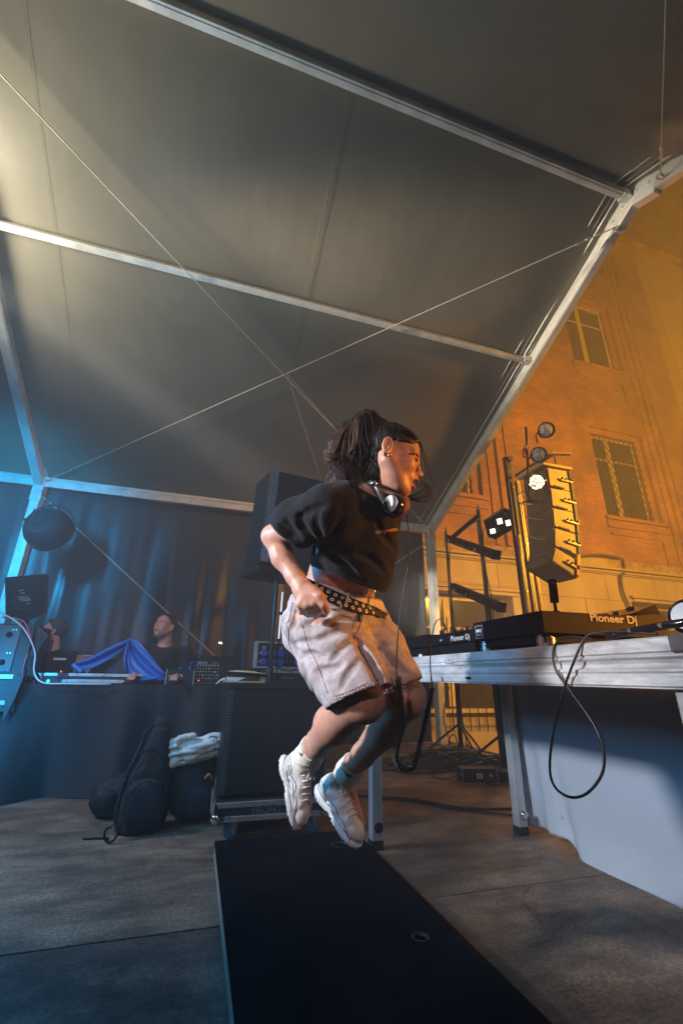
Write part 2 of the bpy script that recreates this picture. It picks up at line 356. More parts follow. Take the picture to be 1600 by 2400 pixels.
lintel(4.1, 7.4, 2.9); lintel(10.9, 13.2, 3.02)
def window(x0, x1, z0, z1, y, lattice, bar=True):
    w_ = MB().box((x0, y, z0), (x0+.07, y+.06, z1)).box((x1-.07, y, z0), (x1, y+.06, z1)).box((x0+.07, y, z1-.08), (x1-.07, y+.06, z1)).box((x0+.07, y, z0), (x1-.07, y+.06, z0+.09)).build('window', M_wood, bl)
    xm = x0+(x1-x0)*.42
    MB().box((xm-.09, y-.01, z0+.09), (xm+.09, y+.05, z1-.08)).build('mullion', M_wood, w_)
    zt = z0+(z1-z0)*.70
    for a, b_ in ((x0+.07, xm-.09), (xm+.09, x1-.07)):
        MB().box((a, y, zt), (b_, y+.05, zt+.05)).build('transom', M_wood, w_)
        MB().box((a, y+.02, z0+.09), (b_, y+.03, zt)).build('pane', M_glass, w_)
        MB().box((a, y+.02, zt+.05), (b_, y+.03, z1-.08)).build('pane', M_glass, w_)
    if lattice:
        m = MB(); s = .20; n = int((x1-x0+z1-z0)/s)+2
        for k in range(-n, n):
            for sg in (1, -1):
                pts = []
                c = x0+k*s if sg > 0 else x0+k*s
                # line x = c + sg*(z-z0)*.75 clipped to the opening
                za, zb = z0, z1; sl = sg*.75
                lo, hi = sorted(((x0-c)/sl+z0, (x1-c)/sl+z0)); za = max(za, lo); zb = min(zb, hi)
                if zb-za > .05: m.beam((c+sl*(za-z0), y-.12-(.012 if sg > 0 else 0), za), (c+sl*(zb-z0), y-.12-(.012 if sg > 0 else 0), zb), .018, .012, (0,1,0))
        m.build('lattice', M_iron, w_)
for i, (x0, x1, z0, z1) in enumerate(wins):
    # stepped brick reveal, window set back on the right-hand side of the opening
    MB().box((x0, YF+.30, z0), (x1, YF+.595, z1)).build('recess_wall', M_brick, bl)
    MB().box((x1-.24, YF+.12, z0), (x1-.001, YF+.298, z1)).build('reveal', M_brick, bl)
    MB().box((x0+.001, YF+.08, z1-.2), (x1-.242, YF+.298, z1-.001)).build('reveal_head', M_brick, bl)
    window(x0+.01, x1-.25, z0+.02, z1-.21, YF+.20, i < 2)
    MB().box((x0-.12, YF-.10, z0-.12), (x1+.12, YF-.002, z0-.01)).box((x0-.08, YF-.05, z0-.36), (x1+.08, YF-.002, z0-.13)).build('window_sill', M_brick, bl, bevel=.01)
    MB().box((x0, YF-.045, z0-.58), (x1-.2, YF-.002, z0-.5)).box((x1-.28, YF-.045, z0-1.3), (x1-.2, YF-.002, z0-.582)).build('apron_moulding', M_brick, bl)
for (x0, x1, z0, z1) in sw: window(x0, x1, z0, z1, YF+.30, False)
m = MB()
for k in range(15): m.tube([(4.5+k*.2, YF-.35, -.1), (4.5+k*.2, YF-.35, 2.05+(.12 if k % 3 == 0 else 0))], .014, 6)
gl_ = m.tube([(4.4, YF-.35, 1.75), (7.5, YF-.35, 1.75)], .02, 6).tube([(4.4, YF-.35, .35), (7.5, YF-.35, .35)], .02, 6)
rl = m.build('railing', M_iron); tag(rl, 'black iron railing with spikes in front of the pale stone base', 'railing')
MB().box((4.4, YF-.42, -1.34), (7.5, YF-.2, -.1)).build('railing_plinth', M_stone, rl)
p = smooth_path([AY(x, y, YF-.12) for x, y in ((1240,1298), (1310,1304), (1360,1304), (1410,1301), (1452,1308), (1461,1318), (1462,1340), (1455,1352), (1459,1385), (1471,1415), (1482,1450), (1486,1520))], 5)
tag(MB().tube(p, .035, 8).build('cable_bundle', mat('dusty black sleeve', (.05,.045,.04), .8), smooth=True), 'dark cable bundle drooping across the stone ledge of the building', 'cable')

# ------------------------------------------------------------------ the tent
M_alu = mat('tent aluminium', (.80,.77,.70), .40, metal=.3, var=.18, vscale=5, stretch=(1,1,1), bump=.08, bscale=30, rvar=.12)
def membrane():
    m = mat('grey tent sheet', (.195,.172,.128), .55, spec=.35, var=.12, vscale=1.1, rvar=.08); nt = m.node_tree; b = nt.nodes['Principled BSDF']; L = nt.links
    tc = nt.nodes.new('ShaderNodeTexCoord')
    mp = nt.nodes.new('ShaderNodeMapping'); mp.inputs['Scale'].default_value = (2.6, .5, .5); mp.inputs['Rotation'].default_value = (0, 0, R_(6)); L.new(tc.outputs['Object'], mp.inputs[0])
    n = nt.nodes.new('ShaderNodeTexNoise'); n.inputs['Scale'].default_value = 1.0; n.inputs['Detail'].default_value = 3; L.new(mp.outputs[0], n.inputs['Vector'])
    n2 = nt.nodes.new('ShaderNodeTexNoise'); n2.inputs['Scale'].default_value = 420; L.new(tc.outputs['Object'], n2.inputs['Vector'])
    ad = nt.nodes.new('ShaderNodeMath'); ad.operation = 'MULTIPLY_ADD'; ad.inputs[1].default_value = .03; L.new(n2.outputs[0], ad.inputs[0]); L.new(n.outputs[0], ad.inputs[2])
    bp = nt.nodes.new('ShaderNodeBump'); bp.inputs['Strength'].default_value = .16; bp.inputs['Distance'].default_value = .04
    L.new(ad.outputs[0], bp.inputs['Height']); L.new(bp.outputs[0], b.inputs['Normal']); return m
M_mem = membrane()
XR, XL, YE, YRG, ZE, ZR = 3.57, -2.33, 6.42, 1.97, 3.30, 5.42
SLP = (ZR-ZE)/(YE-YRG); YN = 2*YRG-YE
def zr(y): return ZE+(YE-y)*SLP if y > YRG else ZR-(YRG-y)*SLP
tent = thing('event_tent', 'aluminium frame marquee with dark grey roof sheet over the stage', 'tent', (0, 2, 0))
BAYS = [XL-5.9, XL, XR]
def rafter(X, kind):
    up = V((0, SLP, 1)).normalized()
    for (y0, z0, y1, z1) in ((YE, ZE, YRG, ZR), (YN, ZE, YRG, ZR)):
        p, q = V((X, y0, z0)), V((X, y1, z1)); d = (q-p).normalized(); u = V((1,0,0)).cross(d); u = u if u.z > 0 else -u
        m = MB().beam(p, q, .085, .20, u)
        for s in (-1, 1):
            m.beam(p+V((s*.055,0,0))+u*.075, q+V((s*.055,0,0))+u*.075, .02, .03, u)       # the tracks the sheet slides in
            m.beam(p+V((s*.049,0,0))-u*.085, q+V((s*.049,0,0))-u*.085, .011, .02, u)
        m.build('rafter', M_alu, tent, bevel=.004, seg=1)
        if X > 3:                                            # folded keder strips and a second edge rope under the sheet
            for k, off in enumerate((.12, .17, .24)):
                pp = [p.lerp(q, t) + V((-off, 0, 0)) + u*(.045+.006*k) + V((0, 0, .006*math.sin(t*9+k))) for t in [i/24 for i in range(25)]]
                MB().tube(pp, .009-.002*k, 6).build('keder_strip', M_mem if k == 1 else M_alu, tent, smooth=True)
    for y in (YE, YN):
        mm = MB().box((X-.055, y-.075, 0.012 if y > 0 else 0.012), (X+.055, y+.075, ZE-.04))
        pst = mm.build('post', M_alu, tent, bevel=.006)
        MB().box((X-.062, y-.08, .001), (X+.062, y+.08, .011)).build('foot_plate', M_alu, pst)
        MB().box((X-.066, y-.085, ZE-.28), (X+.066, y+.085, ZE+.06)).build('corner_joint', M_alu, tent, bevel=.01)
    a = MB().beam((X, YRG+.26, ZR-.26*SLP-.02), (X, YRG, ZR-.02), .10, .235, (0, 0, 1)).beam((X, YRG-.26, ZR-.26*SLP-.02), (X, YRG, ZR-.02), .101, .236, (0, 0, 1))
    rj = a.build('ridge_joint', M_alu, tent, bevel=.01)
    mb = MB()
    for s in (-1, 1):
        for k in (.08, .2): mb.lathe((X-.05, YRG+s*k, ZR-k*SLP-.02), (-1,0,0), [(0,.014),(.014,.014),(.02,.008)], 8)
    mb.build('bolts', M_alu, rj)
for X in (XL, XR): rafter(X, 0)
def purlin(y, r_, x0, x1, name='purlin', z=None):
    z = zr(y)-.02 if z is None else z; u = V((0, SLP if y > YRG+.1 else (-SLP if y < YRG-.1 else 0), 1)).normalized()
    m = MB().beam((x0, y, z), (x1, y, z), r_, r_, u)
    m.beam(V((x0, y, z))-u*(r_*.5+.004), V((x1, y, z))-u*(r_*.5+.004), r_*.45, .008, u)
    o = m.build(name, M_alu, tent, bevel=.008)
    for xx in (x0+.02, x1-.10):
        MB().box((xx, y-r_*.62, z-r_*.62), (xx+.08, y+r_*.62, z+r_*.62)).build('purlin_bracket', M_alu, o, bevel=.004, seg=1)
for (x0, x1) in ((-8.2, XL-.05), (XL+.05, XR-.05)):
    purlin(YRG, .074, x0, x1, 'ridge_purlin', ZR-.03); purlin(3.56, .066, x0, x1); purlin(2*YRG-3.56, .075, x0, x1)
    e = MB().beam((x0, YE, ZE+.02), (x1, YE, ZE+.02), .10, .12).beam((x0, YE-.06, ZE+.045), (x1, YE-.06, ZE+.045), .02, .03).beam((x0, YE-.055, ZE-.04), (x1, YE-.055, ZE-.04), .012, .05)
    e.build('eave_beam', M_alu, tent, bevel=.005)
    MB().beam((x0, YN, ZE), (x1, YN, ZE), .10, .12).build('eave_beam', M_alu, tent)
# roof sheet with a slight sag between the purlins
def roofpt(side):
    y_in = [YRG, 3.56, YE] if side > 0 else [YRG, 2*YRG-3.56, YN]
    def fn(u, v):
        x = -8.2+u*(XR-.055+8.2); y = YRG+(y_in[2]-YRG)*v
        k = (y-y_in[0])/(y_in[1]-y_in[0]) if abs(y-YRG) < abs(y_in[1]-YRG) else (y-y_in[1])/(y_in[2]-y_in[1])
        sag = .05*math.sin(PI*max(0, min(1, k)))*(1-.5*math.exp(-abs(x-XR)*2))
        wr = math.exp(-abs(x-XR)*1.6)*.014*math.sin(y*26+x*9+2*math.sin(y*3))*max(0, 1-abs(y-1.3)/1.5) + .004*mnoise.noise(V((x*1.2, y*.6, 3)))
        return (x, y, zr(y)+.075-sag+wr)
    return fn
for s in (1, -1):
    o = MB().grid(roofpt(s), 240, 90).build('roof_sheet', M_mem, tent, smooth=True)
for x in (-5.9, -1.75, .62):                                   # welded seams of the sheet
    pts = [(x, y, zr(y)+.06-.05*math.sin(PI*max(0, min(1, ((y-YRG)/1.59 if y < 3.56 else (y-3.56)/(YE-3.56)))))) for y in [YRG+.05+(YE-YRG-.1)*i/40 for i in range(41)]]
    MB().tube(pts, .0013, 5).build('seam', M_mem, tent, smooth=True)
def roofpx(x, y): d = ray(x, y); return CC+d*((ZR-YRG*SLP+.045-H)/(d.z-d.y*SLP))
MB().tube([roofpx(x, 60+(x-850)*.385) for x in range(860, 1460, 20)], .0035, 5).build('seam', M_mem, tent, smooth=True)
for x in (905, 1010, 1075, 1172, 1178, 1380): q = roofpx(x, 60+(x-850)*.385); MB().lathe(q, (0,.4,-.9), [(0,.018),(.005,.016)], 10).build('seam_patch', M_mem, tent)
# bracing rods with turnbuckles
M_cable = mat('steel bracing', (.62,.58,.5), .35, metal=.8)
M_rod = mat('bracing rope', (.55,.5,.42), .5, metal=.2)
def brace(p, q, r_=.0065, ends=(1, 1)):
    p, q = V(p), V(q); d = (q-p).normalized()
    o = MB().tube([p, q], r_, 8).build('bracing_rod', M_rod, tent, smooth='auto')
    for e, (a, dr) in enumerate(((p, d), (q, -d))):
        if not ends[e]: continue
        b = a-dr*.02
        MB().lathe(b+dr*.22, dr, [(0,.006),(.005,.014),(.05,.014),(.056,.009),(.10,.009),(.106,.014),(.15,.014),(.155,.006)], 10).build('turnbuckle', M_cable, o, smooth='auto')
        t = [b + (dr*math.cos(g) + dr.orthogonal().normalized()*math.sin(g))*.032 for g in [2*PI*i/14 for i in range(15)]]
        MB().tube(t, .008, 6, False).build('eye_ring', M_cable, o, smooth=True)
ce = V((XR-.1, YE-.12, ZE-.06)); cl = V((XL+.1, YE-.12, ZE-.04))
brace(AX(1432,536,XR-.10), V((XL+.13, YE-.12, ZE+.03)))
brace(ce+V((0,0,.06)), AT(-160,-80,3.2) if False else V((XL+.08, YRG+.35, ZR-.30)))
brace(V((XL+.09, YE-.05, ZE-.22)), AY(518,1552,YE-.05), .010, (1, 0))
brace(V((XR-.09, YE-.05, ZE-.24)), AY(700,1470,YE-.05), .007, (1, 0))
brace(AX(1547,410,XR-.11), AX(1547,410,XR-.11)+V((-5.0,-3.7,-1.62)), .0065)
for a in (0, .10, .2): pass
X0 = AT(674,878,4.6); MB().tube([AT(672,874,4.9), AT(757,1140,5.6)], .003, 5).tube([AT(673,876,4.9), AT(792,1010,5.3)], .003, 5).build('slack_cord', M_rod, tent)

# back wall sheet: heavy glossy tarpaulin hung in upright folds
M_wallsheet = mat('grey vinyl wall sheet', (.034,.034,.036), .42, spec=.6, var=.15, vscale=2, rvar=.1, bump=.35, bscale=9, stretch=(1,1,.12))
def fold(x, z, a=1.0, sc=1.0):
    t = (ZE-z)/ZE
    f = .035*math.sin(x*4.3*sc+2.2*math.sin(x*1.3)+.5*math.sin(z*1.1)) + .012*math.sin(x*15.1*sc+z*.8+2*math.sin(x*3)) + .09*mnoise.noise(V((x*2.2*sc, z*.35, 1.7)))+.02*mnoise.noise(V((x*7*sc, z*.8, 9)))
    return f*a*(.25+.95*min(1, t*1.7))
o = MB().grid(lambda u, v: (-8.2+u*(XR-.08+8.2), YE+.12+fold(-8.2+u*11.7, v*ZE, 1.0), .01+v*(ZE-.03)), 520, 40).build('wall_sheet', M_wallsheet, tent, smooth=True)

# ================================================================== OBJECTS
M_blk = mat('black plastic', (.005,.005,.007), .55, spec=.1, bump=.1, bscale=300)
M_blkm = mat('matt black metal', (.015,.015,.017), .5, metal=.3, bump=.08, bscale=200)
M_gloss = mat('glossy black', (.01,.01,.012), .12, spec=.6)
M_rub = mat('black rubber', (.012,.012,.013), .65)
M_cbl = mat('black cable', (.014,.014,.016), .45)
M_fab = mat('black drape cloth', (.028,.03,.034), .95, spec=.2, bump=.25, bscale=220, sheen=.1)
M_bag = mat('black bag nylon', (.014,.015,.018), .7, spec=.3, bump=.5, bscale=26)
M_white = mat('white print', (.75,.75,.72), .6)
M_grey = mat('grey print', (.5,.5,.5), .6)
M_chrome = mat('chrome', (.75,.75,.76), .12, metal=1.0)
M_brush = mat('brushed steel', (.6,.6,.61), .26, metal=1.0, rvar=.08, stretch=(1,1,12))
M_deck = mat('scuffed deck aluminium', (.62,.63,.64), .42, metal=.45, var=.30, vscale=16, detail=10, stretch=(1,.35,1), bump=.25, bscale=60, rvar=.16)
M_deckp = mat('silver leg tube', (.55,.56,.57), .4, metal=.5, var=.12, vscale=7, rvar=.1)
M_carpet = mat('black platform carpet', (.003,.004,.006), .95, spec=.03, bump=.5, bscale=260, var=.3, vscale=5, vcol=(.011,.011,.012), detail=12)
M_plyedge = mat('layered plywood edge', (.30,.26,.21), .7, var=.45, vscale=10, stretch=(1,.2,14), detail=4)
M_case = mat('flight case laminate', (.02,.022,.026), .5, bump=.2, bscale=120)
M_ext = mat('case extrusion', (.55,.55,.53), .35, metal=.7, var=.15, vscale=18, rvar=.1)
M_blue = mat('blue plastic', (.02,.07,.35), .4)
M_led = mat('small white light', (1,1,1), .3, emit=(1,.95,.8), estr=25)
M_ledr = mat('small red light', (1,.1,.05), .3, emit=(1,.12,.06), estr=8)
M_gtape = mat('glowing green tape', (.1,1,.4), .3, emit=(.05,1,.35), estr=2)

# ---------------- low black platform under the dancer
pf = thing('platform', 'low black carpeted platform board on the floor beneath the jumping woman', 'platform', (.58,1.6,0))
MB().box((.2,.30,.012), (.955,2.78,.066)).build('board', M_plyedge, pf, bevel=.002)
def hole_top():
    m = bmesh.new()
    return m
hl = [(AZ(795,1980,.08), .038), (AZ(985,2197,.08), .026)]
m = MB(); Hn = 18
# carpet sheet with two round cut-outs
xs = [.198, .957]
def carpet(m):
    cells_x = sorted([.198,.957]+[h.x+s*.055 for h, r in hl for s in (-1,1)]); cells_y = sorted([.298,2.782]+[h.y+s*.055 for h, r in hl for s in (-1,1)])
    for i in range(len(cells_x)-1):
        for j in range(len(cells_y)-1):
            a, b, c, d = cells_x[i], cells_x[i+1], cells_y[j], cells_y[j+1]
            hit = None
            for h, r in hl:
                if a-1e-6 <= h.x <= b+1e-6 and c-1e-6 <= h.y <= d+1e-6: hit = (h, r)
            if hit is None: m.add([(a,c,.08),(b,c,.08),(b,d,.08),(a,d,.08)], [(0,1,2,3)]); continue
            h, r = hit; n = 24; ring = [(h.x+r*math.cos(2*PI*k/n), h.y+r*math.sin(2*PI*k/n), .08) for k in range(n)]
            def sq(g):
                cx_, sy_ = math.cos(g), math.sin(g); tx = ((b-h.x) if cx_ > 0 else (h.x-a))/max(abs(cx_),1e-6); ty = ((d-h.y) if sy_ > 0 else (h.y-c))/max(abs(sy_),1e-6); t = min(tx, ty)
                return (h.x+cx_*t, h.y+sy_*t, .08)
            out = [sq(2*PI*k/n) for k in range(n)]; low = [(x, y, .068) for x, y, z in ring]
            m.add(ring+out+low, [(k, (k+1)%n, n+(k+1)%n, n+k) for k in range(n)]+[(2*n+k, 2*n+(k+1)%n, (k+1)%n, k) for k in range(n)])
carpet(m)
m.add([(.198,.298,.066),(.957,.298,.066),(.957,2.782,.066),(.198,2.782,.066)], [(0,1,2,3)])
for a, b in (((.198,.298),(.957,.298)),((.957,.298),(.957,2.782)),((.957,2.782),(.198,2.782)),((.198,2.782),(.198,.298))):
    m.add([(a[0],a[1],.066),(b[0],b[1],.066),(b[0],b[1],.08),(a[0],a[1],.08)], [(0,1,2,3)])
m.build('carpet_top', M_carpet, pf)
for h, r in hl: MB().lathe((h.x, h.y, .0735), (0,0,1), [(0,r-.004),(.0075,r-.004),(.0085,r-.001),(.0085,r+.004),(.007,r+.005)], 28, False).build('hole_ring', M_rub, pf, smooth=True)
for y in (.6, 1.6, 2.5): MB().box((.26,y,0), (.90,y+.07,.011)).build('runner', M_blk, pf)

# ---------------- dj table made of a stage deck
ZT, ZB = .985, .868; DY0, DY1 = .72, 2.76
dk = thing('stage_deck_table', 'scuffed aluminium stage deck on legs used as the dj table', 'table', (1.54,1.75,0))
MB().box((1.075,DY0+.03,ZT-.03), (2.005,DY1-.03,ZT-.002)).build('table_board', M_blk, dk)
prof = [(0,0),(0,.004),(-.004,.006),(-.004,.026),(.0,.029),(.0,.036),(-.003,.038),(-.003,.044),(.010,.050),(.012,.058),(.010,.066),(-.003,.071),(-.003,.076),(.002,.078),(.002,.081),(-.005,.083),(-.005,.113),(0,.117),(.04,.117),(.04,0)]
def rail(x, y0, y1, s, axis='Y'):
    if axis == 'Y': P = [V((x+s*a, y0, ZB+b)) for a, b in prof]; return MB().prism(P, (0, y1-y0, 0))
    P = [V((y0, x+s*a, ZB+b)) for a, b in prof]; return MB().prism(P, (y1-y0, 0, 0))
r1 = rail(1.04, DY0, DY1, 1).build('side_rail', M_deck, dk, bevel=.0012, seg=1)
rail(2.04, DY0, DY1, -1).build('side_rail', M_deck, dk)
rail(DY0-.003, 1.082, 1.998, 1, 'X').build('end_rail', M_deck, dk); rail(DY1+.003, 1.082, 1.998, -1, 'X').build('end_rail', M_deck, dk)
for (x, y) in ((1.035, DY0-.006), (1.975, DY0-.006), (1.975, DY1-.062), (1.035, DY1-.062)):
    MB().box((x-.002, y, ZT-.038), (x+.068, y+.064, ZT+.003)).build('corner_cap', mat('worn dark cap', (.10,.09,.10), .6, var=.3, vscale=30), dk, bevel=.006)
for i, (x, y) in enumerate(((1.035,2.69), (2.0,2.70), (1.06,DY0+.03), (1.96,DY0+.03))):
    lg = MB().box((x,y,.03), (x+.062,y+.062,ZB-.001)).build('leg', M_deckp, dk, bevel=.006)
    MB().box((x-.003,y-.003,0), (x+.065,y+.065,.045)).build('rubber_foot', M_rub, lg, bevel=.004)
    MB().lathe((x+.03,y-.002,.11), (0,-1,0), [(0,.014),(.01,.014),(.012,.024),(.022,.026),(.03,.018)], 12).build('leg_bolt', M_blk if i == 0 else M_brush, lg, smooth='auto')
mtx = lambda y, z, x=1.033: frameM((x, y, z), (0,-1,0), (0,0,1))
p_ = AX(1097,1590,1.034)
text('TM300', .013, mtx(p_.y, p_.z), M_blk, dk, bold=.0004)
for px_, s_ in ((1010,'L'), (1037,'L')): q = AX(px_,1592,1.034); text(s_, .022, mtx(q.y, q.z), M_blk, dk, bold=.0008)
q = AX(1075,1590,1.034); text('LITEDECK 750', .0045, mtx(q.y, q.z+.003), M_grey, dk) if False else None
q0 = AX(1052,1548,1.036); MB().box((1.0335,q0.y-.03,q0.z-.012), (1.0355,q0.y+.035,q0.z+.006)).build('sticker_remains', mat('torn sticker', (.42,.36,.32), .7, var=.5, vscale=60), dk)

# ---------------- white skirt on the audience side
M_skirt = mat('white plasticised cloth', (.37,.42,.48), .45, spec=.4, var=.06, vscale=2, bump=.1, bscale=10)
nt = M_skirt.node_tree; b_ = nt.nodes['Principled BSDF']; src_ = b_.inputs['Base Color'].links[0].from_socket
tc_ = nt.nodes.new('ShaderNodeTexCoord'); nn_ = nt.nodes.new('ShaderNodeTexNoise'); nn_.inputs['Scale'].default_value = 11; nn_.inputs['Detail'].default_value = 4
nt.links.new(tc_.outputs['Object'], nn_.inputs['Vector']); rr_ = nt.nodes.new('ShaderNodeValToRGB'); rr_.color_ramp.elements[0].position = .72; rr_.color_ramp.elements[1].position = .76
rr_.color_ramp.elements[0].color = (1,1,1,1); rr_.color_ramp.elements[1].color = (.35,.35,.36,1); nt.links.new(nn_.outputs[0], rr_.inputs[0])
mx_ = nt.nodes.new('ShaderNodeMix'); mx_.data_type = 'RGBA'; mx_.blend_type = 'MULTIPLY'; mx_.inputs[0].default_value = 1
nt.links.new(src_, mx_.inputs[6]); nt.links.new(rr_.outputs[0], mx_.inputs[7]); nt.links.new(mx_.outputs[2], b_.inputs['Base Color'])
def skirt(u, v):
    y = 2.80-u*2.4
    zb = .03+.03*min(1, max(0, (2.80-y)/.38)) if y > 2.40 else (.06-.075*min(1, (2.40-y)/.08)+.018*max(0, (2.3-y)))
    z = zb+(ZB-.004-zb)*(1-v)
    x = 2.075+.012*math.sin(y*7+v*1.5)*v+.02*v*math.sin(y*2.2+1)
    if y > 2.55: x += .05*math.sin((y-2.55)/.25*PI)*(.3+.7*v) - .06*v*max(0, (y-2.70)/.1)
    x += .035*math.exp(-((y-2.36-.12*(1-v))/.05)**2)*v*v
    return (x, y, z)
sk = MB().grid(skirt, 150, 50).build('table_skirt', M_skirt, smooth=True, solid=.0025)
tag(sk, 'white plastic skirt hanging down the audience side of the dj table', 'table skirt')
ey = AX(1467,2022,2.06); MB().lathe((2.068,ey.y,ey.z), (-1,0,0), [(0,.016),(.003,.016),(.004,.011),(.001,.008)], 16).build('eyelet', M_chrome, sk, smooth=True)
e2 = AX(1212,1705,2.06); MB().lathe((2.055,e2.y,e2.z), (-1,0,0), [(0,.009),(.004,.008)], 12).build('rivet', mat('copper rivet', (.6,.25,.12), .4, metal=.6), sk)

# ---------------- dj players and mixer
def knob(p, r, h, m, parent, ax=(0,0,1), name='knob'): return MB().lathe(p, ax, [(0,r),(h*.75,r*.93),(h,r*.8)], 16).build(name, m, parent, smooth='auto')
X0 = 1.062
cd = thing('dj_player', 'black dj media player with big logo standing on round metal feet at the near end', 'dj player', (1.3,1.4,ZT))
yA, yB = 1.20, 1.597
MB().prism([(X0,yA,1.028),(X0,yA,1.100),(X0+.36,yA,1.104),(X0+.50,yA,1.118),(X0+.55,yA,1.112),(X0+.55,yA,1.028)], (0,yB-yA,0)).build('body', M_blk, cd, bevel=.003)
MB().box((X0+.018,yA+.02,.999), (X0+.53,yB-.005,1.0275)).build('lower_body', M_blk, cd, bevel=.003)
for (fx, fy) in ((.042,.045), (.042,.365), (.48,.045), (.48,.365)):
    MB().lathe((X0+fx,yA+fy,ZT), (0,0,1), [(0,.030),(.001,.031),(.032,.031),(.034,.026),(.040,.026)], 28).build('foot', M_brush, cd, smooth='auto')
jg = MB().lathe((X0+.20,yA+.20,1.100), (0,0,1), [(0,.118),(.004,.120),(.010,.118),(.012,.108),(.013,.0)], 48).build('jog_wheel', M_chrome, cd, smooth='auto')
MB().lathe((X0+.20,yA+.20,1.1125), (0,0,1), [(0,.102),(.002,.100),(.0025,0)], 48).build('jog_plate', M_blk, jg, smooth='auto')
for k in range(26):
    g = 2*PI*k/26; MB().lathe((X0+.20+.1185*math.cos(g),yA+.20+.1185*math.sin(g),1.105), (math.cos(g),math.sin(g),0), [(0,.004),(.0015,.003)], 8).build('jog_dimple', M_blk, jg)
MB().prism([(X0+.40,yA+.01,1.112),(X0+.53,yA+.01,1.155),(X0+.545,yA+.01,1.115)], (0,.33,0)).build('screen', M_gloss, cd, bevel=.002)
for k in range(5): knob((X0+.355+.006*k,yA+.03+.05*k,1.105), .012, .014, M_blkm, cd)
knob((X0+.43,yA+.03,1.128), .016, .014, M_blkm, cd, (-.3,0,1))
FY = frameM((AY(1437,1452,yA).x, yA-.0015, AY(1437,1452,yA).z+.001), (1,0,0), (0,0,1))
lg_ = text('Pioneer Dj', .0375, FY, mat('cream logo print', (.80,.70,.55), .55), cd, 'logo', bold=.0008, xs=1.28)
# far player + mixer in one line
mx = thing('dj_mixer', 'black dj mixer with white logo and a framed sticker between the players', 'dj mixer', (1.3,1.75,ZT))
y1, y2 = 1.602, 1.995
MB().prism([(X0,y1,1.030),(X0,y1,1.078),(X0+.06,y1,1.085),(X0+.34,y1,1.090),(X0+.38,y1,1.105),(X0+.38,y1,1.03)], (0,y2-y1,0)).build('body', M_blk, mx, bevel=.003)
MB().box((X0+.014,y1+.01,.992), (X0+.36,y2-.01,1.0295)).build('lower_body', M_blk, mx)
for i in range(4):
    for j in range(5):
        knob((X0+.10+.055*j,y1+.06+.09*i,1.087), .010, .020, M_chrome if j == 1 and i < 2 else M_blkm, mx)
for i in range(3): MB().box((X0+.02,y1+.07+.11*i,1.079), (X0+.032,y1+.085+.11*i,1.098)).build('fader', M_blkm, mx)
for yy in (y1+.04, y2-.04): MB().lathe((X0+.05,yy,ZT), (0,0,1), [(0,.022),(.008,.022)], 16).build('foot', M_rub, mx)
q = AX(1078,1495,X0); text('Pioneer Dj', .031, frameM((X0-.0015,q.y,q.z), (0,-1,0), (0,0,1)), M_grey, mx, 'logo', bold=.0004, xs=1.1)
q = AX(1029,1502,X0); text('BL-4', .012, frameM((X0-.0015,q.y-.02,q.z), (0,-1,0), (0,0,1)), M_grey, mx, 'lettering')
q = AX(1123,1480,X0); st = MB().box((X0-.0015,q.y-.024,q.z-.027), (X0-.0002,q.y+.024,q.z+.022)).build('sticker', M_blkm, mx)
for a, b in (((-.024,-.027),(.024,-.0258)), ((-.024,.0208),(.024,.022)), ((-.024,-.0258),(-.0225,.0208)), ((.0225,-.0258),(.024,.0208))):
    MB().box((X0-.0025,q.y+a[0],q.z+a[1]), (X0-.0016,q.y+b[0],q.z+b[1])).build('sticker_edge', M_grey, st)
text('30 DJ', .014, frameM((X0-.0027,q.y,q.z+.001), (0,-1,0), (0,0,1)), M_white, st, 'lettering', bold=.0009)
MB().box((X0-.0027,q.y-.014,q.z-.014), (X0-.002,q.y+.014,q.z-.0125)).build('sticker_line', M_white, st)
c2 = thing('dj_player', 'second black dj player at the far end behind the woman\'s knees', 'dj player', (1.3,2.2,ZT))
y3, y4 = 2.0, 2.42
MB().prism([(X0,y3,1.030),(X0,y3,1.088),(X0+.4,y3,1.094),(X0+.42,y3,1.03)], (0,y4-y3,0)).build('body', M_blk, c2, bevel=.003)
MB().box((X0+.016,y3+.01,1.0), (X0+.4,y4-.01,1.0295)).build('lower_body', M_blk, c2)
for (fx, fy) in ((.042,.13), (.042,.38), (.36,.13), (.36,.38)): MB().lathe((X0+fx,y3+fy,ZT), (0,0,1), [(0,.028),(.015,.028),(.016,.022),(.02,.022)], 24).build('foot', M_brush, c2, smooth='auto')
MB().lathe((X0+.17,y3+.2,1.090), (0,0,1), [(0,.110),(.006,.112),(.011,.104),(.012,0)], 40).build('jog_wheel', M_chrome, c2, smooth='auto')
for k in range(3): knob((X0+.30,y3+.08+.09*k,1.094), .011, .014, M_blkm, c2)

